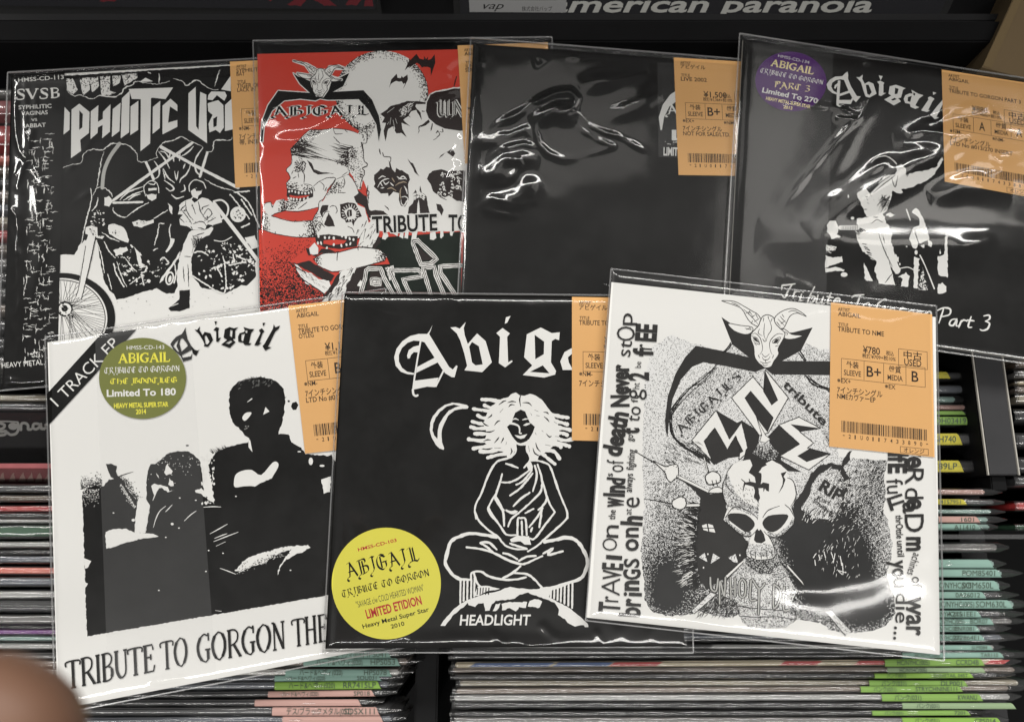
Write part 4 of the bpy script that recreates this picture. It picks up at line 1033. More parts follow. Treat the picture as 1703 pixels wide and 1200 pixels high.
# title line
def tri(x): return 525 - (x - 95) * (270 / 1495)
serif(k, B3, 'TRIBUTE', 78, 528, 610, 420, 172, K, 1.35, 0.75, up=(-8, -172)); serif(k, B3, 'TO', 648, 415, 812, 380, 178, K, 1.35, 0.75, up=(-8, -176))
serif(k, B3, 'GORGON', 862, 372, 1404, 282, 170, K, 1.35, 0.75, up=(-8, -172)); serif(k, B3, 'THE', 1440, 275, 1652, 238, 172, K, 1.35, 0.75, up=(-8, -172))
t = BOOT.sticker((238, 629.2), 72.3, 67.2, M_GREEN)
t.text(ZH, 'HMSS-CD-143', 622, 240, 805, 236, 19, M_WHITE); serif(t, ZH, 'ABIGAIL', 580, 305, 835, 298, 46, M_YINK, 1.5, .8)
gothic(t, ZH, 'TRIBUTE TO GORGON', 512, 358, 882, 346, 32, M_WHITE, 1.2); gothic(t, ZH, 'THE BOOTLEG', 540, 409, 870, 401, 30, M_YINK, 1.5)
t.text(ZH, 'Limited To 180', 525, 468, 862, 460, 32, M_WHITE, bold=0.028); t.text(ZH, 'HEAVY METAL SUPER STAR', 560, 524, 825, 516, 22, M_YINK, bold=0.03); t.text(ZH, '2014', 667, 553, 717, 551, 22, M_YINK, bold=0.03)
t.build('lettering', BOOT.stk)
BOOT.strip(Q4('159,558 316,535 360,1115 181,1146'), FILM_STRIP)
# ------------------------------------------------------------------ white single, goat emblem and skull drawing
N1 = Fr(970, 480, .25); N2 = Fr(1100, 500, 300 / 1286); N3 = Fr(980, 750, 260 / 975); N4 = Fr(1190, 740, 230 / 1062); N5 = Fr(1380, 750, 190 / 671); N6 = Fr(1150, 900, 350 / 1703)
k = NME.art; W = M_WHITE; K = mat('copied_black_ink', (0.022, 0.021, 0.02), 0.5); G = ST_GW
def hair(fr, x, y, l, a, w=1.2, m=None, bend=0.0):
    dx, dy = math.cos(a) * l, math.sin(a) * l
    k.stroke(fr, [(x, y), (x + dx * .5 - dy * bend, y + dy * .5 + dx * bend), (x + dx, y + dy)], w, m or K, taper=(1, .15), smooth=2, cap=False)
base = blobs(0.15, (1075, 600, 60, 60, -.08), (1105, 900, 45, 130, .2), (1450, 800, 40, 80, .15), (1098, 1005, 50, 50, .36), (1130, 975, 60, 60, .35), (1100, 930, 60, 50, .22), (1130, 850, 35, 40, .18), (1200, 1005, 60, 40, .35), (1440, 860, 60, 60, .22), (1462, 780, 40, 40, .3),
             (1370, 895, 55, 38, .95), (1415, 935, 55, 48, .85), (1445, 1010, 60, 48, .95), (1465, 830, 30, 60, .2), (1110, 960, 50, 70, .2), (1320, 880, 40, 50, .8), (1390, 1000, 60, 40, .6), (1290, 1025, 70, 30, .35), (1340, 960, 50, 45, .75), (1405, 850, 30, 25, .4), (1180, 620, 60, 60, .02))
k.tonefield(PX, '1068,760 1072,640 1082,580 1115,556 1150,570 1230,590 1330,585 1380,580 1395,760 1476,765 1470,790 1473,830 1468,846 1476,865 1484,903 1481,930 1474,955 1486,990 1489,1020 1473,1041 1445,1050 1406,1053 1382,1048 1365,1035 1335,1031 1323,1031 1306,1042 1280,1043 1248,1043 1235,1033 1228,1022 1207,1026 1190,1024 1163,1015 1150,1020 1133,1023 1107,1023 1085,1016 1072,998 1072,970 1066,915 1072,840', G, base, cell=7, rough=1.6)
def outlined(fr, P, w=1.3, fill=None, ink=None, smooth=3):
    k.poly(fr, P, fill or W, smooth=smooth)
    q = pts(P); k.stroke(fr, (catmull(q, True, 3) if smooth else q) + [q[0]], w, ink or K, smooth=0, rough=0.25)
def goat(fr, q=1.0):
    outlined(fr, '430,0 520,5 590,40 640,70 690,100 715,150 690,182 650,165 615,130 570,55 500,25', 1.3 * q); outlined(fr, '803,150 815,110 860,75 920,55 970,65 1035,112 970,88 920,105 895,150 870,195 830,190')
    outlined(fr, '645,188 560,175 475,163 520,215 600,240 645,222'); outlined(fr, '850,212 880,203 930,240 1005,248 950,270 890,272 858,245')
    outlined(fr, '640,235 690,180 702,150 722,112 760,100 800,120 812,160 850,200 880,230 870,270 832,340 836,380 802,430 782,468 740,478 712,458 690,440 665,400 658,330 640,280', 1.5 * q)
    for s in ('645,240 670,232 700,260 715,300 720,350 700,385', '870,240 830,235 790,265 772,300 775,350 790,385', '735,160 730,240 745,280', '770,135 785,200 760,245 745,285', '700,200 690,230 720,250', '720,270 735,290 752,282', '640,250 680,265 700,310 672,300 650,275', '825,310 850,260 800,280 792,300 830,300',
              '660,300 680,318', '810,325 838,318', '715,375 740,400 770,378', '720,400 730,420 760,418 775,395', '690,385 700,410', '800,385 790,412', '700,432 740,445 780,432', '720,448 735,462 760,455', '740,420 745,440', '595,195 640,205 620,180', '605,205 630,195', '880,222 900,235 890,245', '585,60 640,110 690,170', '600,90 630,80 650,110', '640,120 670,100', '630,70 620,100', '660,150 700,125', '650,140 640,165', '670,90 690,130',
              '830,130 880,180', '845,110 890,160', '860,95 875,120', '850,165 885,140', '820,150 850,185', '730,120 725,150', '760,108 765,135', '790,125 780,150', '905,80 940,70 990,90', '500,12 560,38'):
        k.stroke(fr, s, 1.35 * q, K, taper=(.6, .4), rough=0.3)
    k.poly(fr, '648,258 675,265 698,300 665,285', K); k.poly(fr, '795,300 815,275 842,270 825,300', K)
# rock faces behind the name, with a rope-like edge
k.tonefield(N2, '490,470 400,462 230,620 80,760 68,860 110,980 250,1080 360,1150 215,995 390,780 500,690 652,540 735,490 670,508', G, blobs(.3, (300, 640, 200, 200, .08)), cell=7)
k.tonefield(N2, '770,525 1200,533 1200,1050 1130,905 980,830 830,880 760,940 905,690 740,490', G, blobs(.26, (1100, 1000, 200, 120, .25)), cell=7)
k.tonefield(N2, '500,312 622,402 440,358', G, lambda x, y: .3, cell=7); k.tonefield(N2, '862,428 985,372 1030,300 1200,380 1200,428', G, lambda x, y: .24, cell=7)
for r_ in range(7):
    o = lambda: RNG.uniform(-16, 16)
    k.stroke(N2, [(395 + o(), 468 + o()), (300 + o(), 560 + o()), (200 + o(), 640 + o()), (95 + o(), 760 + o()), (62 + o(), 850 + o()), (90 + o(), 960 + o()), (180 + o(), 1045 + o()), (335 + o(), 1125 + o())], 1.7, K, taper=(.5, .6), rough=0.9)
    k.stroke(N2, [(1040 + o(), 535), (1090 + o(), 590 + o()), (1200, 640 + o())], 1.6, K, rough=0.8)
for s in ('495,300 470,335 440,368', '500,310 480,340 452,366', '978,372 1000,400 1020,428', '990,360 1012,395 1030,425'): k.stroke(N2, s, 2.2, K, rough=0.6)
k.poly(N2, '60,860 85,960 170,1040 340,1130 350,1160 250,1110 120,1020 60,930', K, rough=0.9)
# goat emblem
k.poly(N2, '245,320 440,358 622,402 505,312 428,116 500,165 640,230 860,230 940,225 1078,190 995,355 862,428 1210,430 1210,531 790,525 738,482 668,508 480,470 300,438 220,470 140,560 80,700 55,850 44,972 30,930 25,850 45,680 100,520 170,400', K)
goat(N2)
# the three big letters
def bigletter(white, blacks):
    q = pts(white); k.poly(N2, q, W); k.stroke(N2, q + [q[0]], 1.6, K, smooth=0, rough=0.5)
    for b in blacks: k.poly(N2, b, K)
k.poly(N2, '390,780 540,868 572,852 705,935 690,1010 625,1060 560,1110 480,1120 375,1170 330,1120', K)
k.poly(N2, '760,965 835,885 985,1020 860,1100 850,1130 770,1010', K)
bigletter('500,690 652,540 735,640 740,490 905,690 762,940 700,960', ['735,490 832,708 785,745 725,645', '592,692 636,640 800,832 757,938 690,850'])
bigletter('215,995 390,780 485,985 572,865 622,1075 552,1135 560,1060 530,960 470,1060 380,905 305,1000 360,1140', ['305,1000 380,905 468,1065 530,965 585,1072 540,1100 480,1120 375,1170 358,1132'])
bigletter('835,885 980,828 1135,908 985,932 1085,1012 1040,1050 1205,1090 1050,1205 845,1105 985,1020', ['918,878 1135,908 985,932', '968,1105 1060,1050 1205,1090 1035,1148'])
k.poly(N2, '600,1060 650,1010 700,1000 820,1080 860,1140 1000,1220 560,1190 590,1110', K)
k.tonefield(N2, '700,1000 745,985 835,1085 815,1130 740,1140 650,1085', G, lambda x, y: .35 + max(0, (y - 1000) / 300), cell=6)
for i in range(44): hair(N2, RNG.uniform(665, 825), RNG.uniform(1020, 1085), RNG.uniform(25, 60), 1.57 + RNG.uniform(-.25, .25), .9)
outlined(N2, '672,812 692,862 742,958 776,985 740,1012 700,1000 716,955', 1.0, smooth=0)
gothic(NME.let, N2, "ABIGAIL'S", 138, 958, 582, 552, 74, K, 1.15)
NME.let.text(N2, 'tribute', 858, 602, 1150, 892, 58, K, bold=0.02)
# the dark furry mass with eyes
k.poly(N3, '560,175 650,215 750,262 830,258 860,360 900,480 990,560 1000,640 950,690 850,790 730,860 690,800 672,700 662,600 665,500 680,400 690,290 640,230', K, rough=1.0)
for i in range(330):
    t_ = RNG.random(); y = 330 + t_ * 520; x = 690 - 25 * math.sin(t_ * 3.1) + RNG.uniform(-15, 15)
    hair(N3, x, y, RNG.uniform(40, 155) * (.55 + .6 * math.sin(t_ * 3.14)), math.pi + RNG.uniform(-.32, .32) - (t_ - .4) * .9, RNG.uniform(.8, 1.9), bend=RNG.uniform(-.1, .1))
for i in range(90):
    t_ = RNG.random(); hair(N3, 600 + RNG.uniform(-30, 60), 440 + t_ * 380, RNG.uniform(20, 60), math.pi + RNG.uniform(-.3, .3) - (t_ - .4) * .9, .8, W)
for i in range(170): hair(N3, RNG.uniform(400, 640), RNG.uniform(180, 420), RNG.uniform(8, 26), 2.4 + RNG.uniform(-.4, .4), .8)
for i in range(110): hair(N1, RNG.uniform(530, 800), RNG.uniform(1010, 1150), RNG.uniform(15, 60), .65 + RNG.uniform(-.2, .2), .7)
for i in range(240): hair(N6, RNG.uniform(60, 380), RNG.uniform(420, 590), RNG.uniform(20, 60), 2.2 + RNG.uniform(-.3, .3), .9)
for P in ('60,125 105,90 130,168', '175,95 230,130 155,178', '296,130 355,100 377,172 340,165'): k.tonefield(N6, P, G, lambda x, y: .12, cell=6)
for p in ((132, 101), (391, 110), (97, 210)): k.disc(N6, p, 6, 8, W, n=8)
k.poly(N3, '702,462 735,450 770,460 786,506 750,500 712,490', W); k.stroke(N3, '735,450 745,498', 2.2, K, smooth=0); k.stroke(N3, '700,478 785,478', 1.5, K, smooth=0)
# thorny bones
k.stroke(N3, '285,0 360,45 430,85 500,135', 2.2, K, taper=(.5, 1)); outlined(N3, '400,60 470,95 500,88 545,82 556,120 553,155 530,175 505,192 482,165 470,130', 1.7)
k.stroke(N3, '552,158 745,255', 6.2, K, smooth=0); k.stroke(N3, '552,156 742,250', 3.4, W, smooth=0)
k.stroke(N3, '340,297 420,308 520,328', 2.0, K, taper=(.4, 1)); k.stroke(N3, '590,337 684,335', 6.4, K, smooth=0); k.stroke(N3, '590,337 682,335', 3.6, W, smooth=0)
outlined(N3, '516,315 545,292 575,283 600,298 602,340 575,362 545,358 522,345', 1.7); k.stroke(N3, '712,20 730,90 748,150', 3.4, K, taper=(.8, 1)); k.stroke(N3, '716,40 738,130', 1.2, W, smooth=0)
outlined(N3, '722,160 745,135 775,125 812,145 818,185 790,200 740,205', 1.8); outlined(N3, '748,258 760,235 800,222 828,235 828,258', 1.5)
k.stroke(N3, '765,182 775,215', 1.5, K, smooth=0); k.stroke(N3, '790,180 800,215', 1.5, K, smooth=0)
for i in range(60):
    a = RNG.uniform(0, 6.28); c = RNG.choice(((515, 135, 42), (560, 325, 40), (770, 165, 42)))
    hair(N3, c[0] + c[2] * math.cos(a), c[1] + c[2] * math.sin(a), RNG.uniform(6, 14), a + RNG.uniform(-.6, .6), 1.1)
k.stroke(N3, '438,522 500,545 560,552', 1.2, K); k.stroke(N3, '505,625 560,600 600,606', 1.2, K)
# right-hand gloom, gravestone and grass
k.poly(N4, '640,400 735,215 800,155 890,135 960,150 1010,60 1045,40 1030,110 985,170 1035,270 1030,340 980,380 1000,520 930,480 960,420 950,260 880,175 790,230 740,300 725,370 655,490 700,560 640,620 590,560 600,440', K, rough=1.2)
k.tonefield(N4, '880,178 940,188 985,260 990,330 960,460 900,570 760,560 655,490 730,370 740,300 790,230', G, blobs(.28, (970, 330, 40, 150, .4)), cell=6)
for i in range(60): hair(N4, RNG.uniform(955, 1030), RNG.uniform(190, 460), RNG.uniform(15, 40), RNG.uniform(0, 6.28), 1.2, RNG.choice((K, K, W)))
for i in range(70): hair(N4, RNG.uniform(650, 900), RNG.uniform(500, 600), RNG.uniform(20, 55), -1.0 + RNG.uniform(-.4, .4), 1.3, RNG.choice((K, K, W)))
NME.let.text(N4, 'RIP', 785, 338, 945, 436, 88, K, bold=0.035); NME.let.text(N4, 'Kurt', 775, 415, 870, 460, 34, K, bold=0.01); NME.let.text(N4, 'Struebing', 742, 432, 890, 540, 34, K, bold=0.01)
for i in range(330):
    x = RNG.uniform(1378, 1470); y = RNG.uniform(770, 880); hair(PX, x, y, RNG.uniform(3, 10), 2.3 + RNG.uniform(-.5, .5), .8, RNG.choice((K, K, W)))
for i in range(150):
    x = RNG.uniform(1360, 1430); y = RNG.uniform(890, 960); hair(PX, x, y, RNG.uniform(3, 8), 1.8 + RNG.uniform(-.6, .6), .7, W if RNG.random() < .35 else K)
for s in ('175,325 110,420 45,530', '165,335 120,430 70,500', '150,350 70,490'): k.stroke(N5, s, 1.6, K, taper=(1, .3))
for s in ('750,860 770,830', '830,815 842,860', '885,820 905,880', '915,830 900,900', '955,850 965,920', '970,900 975,990 940,960', '940,960 1000,975', '760,880 765,920', '790,840 800,880'): k.stroke(N4, s, 1.4, W, rough=0.6)
# skull
k.poly(N4, '55,290 85,240 90,190 130,145 200,118 260,110 300,130 380,140 430,115 500,150 547,195 560,250 600,290 615,370 600,440 578,480 602,540 596,600 520,680 460,705 400,690 440,760 456,840 430,870 320,882 240,852 230,810 255,740 275,692 210,690 120,620 60,570 90,490 100,460 58,390', W, rough=0.4)
k.tonefield(N4, '57,290 90,200 120,290 150,360 230,440 330,480 325,560 280,540 130,480 92,470 60,390', G, blobs(.35, (250, 470, 120, 40, .2)), cell=6)
k.tonefield(N4, '62,575 95,520 110,600 200,660 270,660 275,690 210,690 120,620', G, lambda x, y: .5, cell=6); k.tonefield(N4, '595,545 560,610 470,680 395,660 400,690 460,705 520,680 596,600', G, lambda x, y: .45, cell=6)
k.tonefield(N4, '255,750 300,760 380,750 440,770 455,840 430,860 240,845 232,810', G, lambda x, y: .3, cell=6)
k.poly(N4, '262,110 280,155 265,180 253,210 298,242 305,288 262,280 216,282 205,362 228,302 290,318 300,345 292,402 312,418 324,442 340,405 326,332 362,328 364,362 376,332 390,352 411,352 408,295 362,285 346,300 352,215 330,205 356,170 392,150 372,135 330,112', K, rough=0.5)
k.poly(N4, '498,215 545,200 520,240 535,262 515,320 480,372 512,300 515,262', K)
for P in ('95,530 140,520 230,530 290,580 297,620 260,660 220,662 150,612 100,572', '362,580 400,542 470,530 547,530 552,562 500,632 440,666 390,652 360,612'): k.poly(N4, P, K, smooth=2)
k.poly(N4, '303,668 318,638 330,655 345,643 370,682 382,732 350,752 310,746 292,726', K)
for s in ('85,240 80,300 130,370', '90,200 70,260 55,300 57,390 95,470', '130,145 90,200', '550,250 590,270 614,340 612,400 575,470', '70,560 130,480 200,480 300,540 320,570', '360,555 400,500 490,465', '600,545 570,490 530,455', '62,575 130,640 215,695 275,690 320,640', '595,605 520,685 460,708 400,690 370,660',
          '232,810 240,850 320,880 430,868 455,840', '265,810 275,860 300,870', '300,815 305,870', '345,820 350,872', '388,810 395,868', '425,800 435,855', '255,740 232,810', '400,690 440,760 457,840', '196,260 225,285', '255,255 262,280'):
    k.stroke(N4, s, 1.7, K, taper=(.6, .6), rough=0.4)
for i in range(120): hair(N4, RNG.uniform(90, 330), 300 + RNG.uniform(0, 190), RNG.uniform(8, 22), 1.1 + RNG.uniform(-.4, .4), .7)
k.tonefield(N4, '238,852 320,884 430,872 505,900 425,980 330,985 225,905', G, lambda x, y: .75, cell=6)
# road between two blades, outlined drip lettering
k.tonefield(N6, '410,180 530,262 640,262 722,180 850,400 780,550 840,630 760,690 480,700 390,600 380,480 200,420', G, blobs(.36, (560, 400, 60, 120, -.1), (700, 250, 60, 80, .1)), cell=7)
k.poly(N6, '412,150 268,282 285,292 418,168', W); k.poly(N6, '770,183 892,322 908,352 778,212', W)
k.tonefield(N6, '150,408 0,556 20,582 195,430', G, lambda x, y: .12, cell=6); k.tonefield(N6, '1080,566 1132,560 1285,722 1240,757', G, lambda x, y: .25, cell=6)
for s in ('410,150 268,280', '418,168 190,400', '150,408 0,556', '195,432 20,582', '722,175 905,360', '1080,566 1240,757', '700,110 770,185', '390,600 520,610 700,605 840,632', '380,520 520,540 780,560'): k.stroke(N6, s, 1.4, K, smooth=0, rough=0.5)
for s in ('525,262 640,262 625,310 505,300',): k.tonefield(N6, s, G, lambda x, y: .15, cell=6)
let_ = ['150,290 155,370 175,398 200,390 212,300', '226,500 228,315 262,440 272,290', '312,290 318,465', '350,295 350,440', '312,385 350,378', '412,300 385,330 386,420 405,448 430,430 436,340 412,300', '480,312 472,462 515,470', '490,300 545,380 590,338', '545,380 540,585', '665,345 662,535 712,470 712,385 665,345', '748,365 742,545 792,548', '520,350 530,440', '620,340 630,400']
for s in let_[:11]: k.stroke(N6, s, 5.4, K, rough=0.3)
for s in let_[:11]: k.stroke(N6, s, 2.5, M_PALE, rough=0.2)
# words down both sides
k = NME.let
for fr, st, x0, y0, x1, y1, h, b in ((N3, 'T', 185, 1008, 190, 945, 125, .03), (N3, 'r', 180, 940, 182, 905, 125, 0), (N3, 'A', 190, 900, 194, 790, 118, -.012), (N3, 'V', 196, 800, 198, 740, 110, .02), (N3, 'E', 205, 742, 208, 700, 122, .03), (N3, 'l', 203, 678, 205, 652, 100, 0), (N3, 'O', 170, 622, 176, 545, 92, -.01), (N3, 'n', 180, 540, 184, 462, 112, 0), (N3, 'the', 160, 426, 164, 366, 42, .01),
        (N3, 'w', 205, 352, 208, 290, 130, .04), (N3, 'In', 212, 285, 216, 215, 118, .05), (N3, 'd', 216, 215, 220, 170, 105, .04), (N3, 's', 145, 158, 147, 138, 42, .01), (N3, 'of', 212, 130, 214, 55, 105, -.006), (N1, 'death', 245, 1120, 298, 828, 118, .045), (N1, 'Never', 300, 785, 298, 503, 112, .045), (N1, 'st', 310, 456, 325, 350, 92, 0), (N1, 'O', 340, 350, 345, 255, 120, -.005), (N1, 'p', 325, 245, 328, 165, 95, 0),
        (N3, 'br', 312, 1030, 318, 918, 125, .03), (N3, 'i', 325, 905, 326, 880, 118, .01), (N3, 'n', 304, 870, 305, 805, 118, .04), (N3, 'G', 315, 800, 316, 735, 100, .03), (N3, 'S', 308, 725, 309, 668, 90, .02), (N3, 'on', 303, 622, 305, 475, 112, .02), (N3, 'h', 322, 465, 326, 405, 122, .045), (N3, 'at', 262, 396, 263, 358, 42, 0), (N3, 'e', 312, 352, 314, 288, 122, 0), (N3, 'always', 264, 256, 272, 140, 46, .01),
        (N3, 'fighting', 276, 118, 285, -10, 46, .01), (N1, 'go', 328, 1015, 332, 972, 45, .01), (N1, 't', 365, 968, 366, 925, 110, .05), (N1, 'to', 370, 888, 385, 788, 92, 0), (N1, 'fi', 362, 758, 364, 722, 45, 0), (N1, 'g', 380, 738, 384, 668, 118, 0), (N1, 'ht', 372, 668, 374, 626, 45, 0), (N1, '2', 430, 612, 430, 556, 125, .04), (N1, 'be', 382, 528, 385, 486, 38, 0), (N1, 'f', 458, 452, 460, 400, 122, .04), (N1, 'r', 456, 408, 458, 372, 125, 0), (N1, 'EE', 478, 355, 486, 240, 128, .045),
        (N5, 've', 448, -40, 450, 100, 120, .03), (N5, 'R', 442, 100, 440, 195, 108, .0), (N5, 'd', 440, 215, 440, 280, 108, 0), (N5, 'e', 452, 275, 450, 340, 120, .03), (N5, 'a', 428, 300, 430, 365, 100, .02), (N5, 'D', 438, 370, 440, 475, 110, .005), (N5, 'm', 452, 502, 452, 585, 110, .04), (N5, 'ach', 490, 592, 470, 648, 48, 0), (N5, 'ines', 468, 655, 450, 718, 48, 0), (N5, 'of', 480, 735, 480, 800, 60, 0), (N5, 'war', 452, 850, 448, 1080, 118, .02),
        (N5, 'LI', 345, -50, 345, 30, 110, .04), (N5, 'f', 345, 30, 345, 70, 110, .04), (N5, 'E', 345, 72, 345, 130, 100, .045), (N5, 'fu', 330, 165, 335, 250, 95, 0), (N5, 'LL', 335, 275, 360, 350, 85, .04), (N5, 'thrOttle', 384, 375, 390, 512, 40, .01), (N5, 'until', 392, 525, 396, 618, 40, .01), (N5, 'yo', 362, 640, 368, 740, 90, .03), (N5, 'u', 372, 742, 374, 800, 90, 0), (N5, 'die', 385, 830, 383, 1005, 78, .005)):
    k.text(fr, st, x0, y0, x1, y1, h, K, bold=b)
for p in ((383, 1035), (380, 1065), (378, 1095)): k.disc(N5, p, 9, 9, K, n=14)
# ------------------------------------------------------------------ motorcycle single
S1 = Fr(90, 110, 350 / 1703); S2 = Fr(90, 310, 340 / 1632); G1 = Fr(1350, 240, 250 / 1154); G2 = Fr(1280, 440, 423 / 1703)
k = SYPH.art; K = M_INK; W = M_WHITE
k.poly(S2, '30,-880 2060,-1000 2060,480 1660,560 1600,610 1612,720 1560,770 1540,790 1490,790 1400,840 1360,856 1300,830 1180,810 1120,740 1100,710 1095,560 1010,520 978,700 985,800 960,850 900,856 820,815 650,860 560,892 500,905 480,860 440,830 400,760 340,430 240,430 170,545 30,545', K, rough=0.8)
for P in ('95,105 150,100 190,190 150,235 105,190', '205,100 280,92 290,190 235,240', '280,95 355,90 365,160 310,215', '370,85 455,80 450,200 500,215 440,240 385,235', '470,80 540,75 530,140 480,165', '545,70 670,60 675,95 570,160'):
    k.tonefield(S1, P, stipple('white_flecks', INK, WHITE, 1900), blobs(.9, (300, 60, 400, 60, -.45)), cell=6, rough=.5)
k.poly(S1, '690,130 740,95 800,125', W); k.poly(S1, '1352,190 1430,78 1430,205', W)
for s in ('100,185 150,240 220,235 300,268 370,240 440,245 500,250 545,220 575,175 640,150 660,125 760,140 850,145 935,122', '850,62 852,140', '755,50 785,62', '965,100 1030,120 1075,158 1150,112 1210,150 1270,188 1330,188', '1340,30 1310,130 1300,165', '75,818 150,795 220,782 240,710 310,672 385,682 460,632 540,628 610,650 670,710 680,770 740,772 840,740', '402,690 380,780 362,880 345,985 310,1050',
          '840,740 825,700 880,620 970,600 1035,570 1090,605 1150,625 1205,655', '1230,690 1285,688 1300,605 1420,600 1440,575', '345,985 400,985 455,1020 470,1060', '880,830 900,920', '1220,915 1330,975 1460,1010'):
    k.stroke(S1, s, 1.5, W, rough=1.6, taper=(.4, .4), mid=1.2)
L_ = SYPH.let
for P, hs in (('88,335 130,380 128,520 80,558', []), ('145,355 208,308 290,375 285,545 215,600 222,690 140,748', ['208,362 236,392 232,500 206,520']), ('300,370 362,320 358,455 398,430 398,375 460,312 455,535 392,588 396,480 358,500 355,545 298,595', []), ('478,352 542,300 532,530 470,578', []), ('552,265 615,205 610,540 542,588', []), ('622,330 685,285 683,520 620,562', []),
              ('608,190 965,178 905,272 800,260 787,264 780,630 702,692 705,272 632,270', []), ('802,335 862,285 858,505 800,552', []), ('880,325 945,268 1000,318 1000,370 940,330 925,462 1000,440 1000,495 880,557', []), ('1090,225 1148,172 1152,490 1172,520 1185,213 1234,235 1240,628 1088,520', []),
              ('1250,240 1275,210 1385,212 1400,245 1380,285 1320,240 1285,280 1245,275', []), ('1245,305 1330,280 1372,320 1376,500 1345,545 1310,520 1260,540 1252,470 1285,400 1250,370', ['1290,430 1322,410 1318,488 1292,500']), ('1385,320 1440,268 1520,270 1520,500 1385,530', [])):
    L_.poly(S1, P, W, holes=hs)
k.stroke(S1, '530,628 455,730 405,850 390,985', 6.0, M_PALE)
for s, w in (('865,655 1130,800 1490,985', 5), ('1120,620 970,730 480,1085', 4.6), ('480,1106 715,1100', 3.6), ('745,780 805,915', 4.4), ('1240,700 1180,895', 4.4)): k.stroke(S1, s, w, W, smooth=0, rough=.3)
for s in ('810,770 850,830 845,890 810,915', '845,690 900,760 935,830', '860,690 900,700 930,740 935,700 900,680', '1135,780 1150,850 1190,890', '1205,660 1150,740 1135,800', '960,720 970,775', '1020,710 1015,770', '1060,790 1045,830', '885,830 920,900 975,945', '1105,800 1075,870 1030,910 1015,945', '975,850 990,918 1005,850', '890,925 930,950 970,990 940,1010 905,985', '1050,960 1060,1000 1025,1020', '950,1040 990,1070 1050,1055', '1030,730 1080,700 1130,650', '530,1085 600,1020 720,975', '560,1088 640,1040 720,1010', '600,1085 650,1050 700,1035'):
    k.stroke(S1, s, 2.4, W, rough=.5, taper=(.4, .4), mid=1.15)
# riders
for P in ('760,990 830,984 832,1004 765,1012', '745,1040 780,1032 830,1036 825,1070 792,1090 762,1072', '1105,1012 1150,985 1200,1000 1190,1035 1168,1050 1160,1076 1122,1060'): k.poly(S1, P, W, rough=.5)
k.poly(S1, '748,1018 832,1015 824,1042 792,1032 754,1044', K); k.poly(S1, '1140,990 1200,985 1195,1010 1150,1012', K)
for s in ('740,1050 725,980 760,940 800,930 840,960 848,1025', '1095,1015 1100,950 1150,920 1210,945 1228,990', '770,950 800,960 820,950', '1120,1060 1100,1090'): k.stroke(S1, s, 1.6, W, rough=1.0)
for P in ('275,380 335,402 225,892 180,882 192,820 250,480', '50,545 165,545 195,480 245,430 230,560 200,690 50,682', '430,310 480,295 560,330 600,430 590,452 500,420 440,380', '255,330 300,312 345,330 345,390 400,400 385,420 300,400 250,380', '400,92 440,80 470,120 442,160 402,150', '625,285 680,270 740,277 790,265 796,292 740,312 700,326 640,316', '910,135 940,160 946,222 930,215',
          '930,410 960,420 955,460 900,530 888,520 925,460', '1010,515 1002,560 870,750 840,770 850,738 960,590', '1000,150 1050,110 1090,95 1120,130 1180,90 1230,100 1290,150 1330,240 1340,290 1280,320 1230,300 1200,350 1120,350 1060,320 1010,310 1000,260 1030,230 990,220 1000,170',
          '1100,350 1200,350 1290,310 1240,390 1170,420 1110,530 1092,600 1086,830 985,815 1010,690 1005,560 1040,440 1080,370', '640,480 680,520 700,610 730,632 680,640 660,560', '470,510 580,480 590,510 500,560', '1520,410 1600,390 1640,480 1580,500'):
    k.poly(S2, P, W, rough=.8)
for s in ('290,330 250,480 215,640 180,760', '580,240 650,190 700,160 755,130', '800,255 860,220 905,190', '935,300 920,350 930,430', '840,300 825,380 800,470', '840,297 882,296', '790,510 830,495', '470,170 480,210 540,245 580,245', '385,370 450,410 520,440', '400,440 440,520 490,570', '500,600 540,720 580,800', '340,440 380,560 400,690', '430,700 460,820', '560,560 620,640 660,680', '605,780 700,715', '300,200 340,150 350,90', '290,20 300,100 250,300 215,470'): k.stroke(S2, s, 2.0, W, rough=1.2, taper=(.5, .5))
for s in ('1050,120 1060,200 1110,270', '1100,140 1130,220', '1150,120 1180,220 1240,280', '1200,280 1260,220 1230,180 1190,230', '1010,180 1060,240 1100,300', '1110,300 1180,280 1220,320', '1220,290 1290,250', '1230,310 1290,330', '1000,250 1040,290', '1050,150 1000,200', '1180,170 1240,150', '1150,330 1210,345', '1110,400 1200,370', '1130,440 1180,410', '1040,560 1090,560', '1030,640 1040,760', '1070,620 1075,800', '1110,350 1090,320'): k.stroke(S2, s, 1.7, K, rough=.8, taper=(.5, .5))
k.poly(S2, '1000,830 1085,825 1082,970 1000,995 930,992 913,972 970,930 1000,900', K, rough=.5); k.stroke(S2, '940,955 990,935', 1.2, W)
for i in range(40): k.stroke(S2, [(1105 + RNG.uniform(-12, 60), 390 + RNG.uniform(0, 180)), (1130 + RNG.uniform(0, 60), 400 + RNG.uniform(0, 150))], .7, K, smooth=0, cap=False)
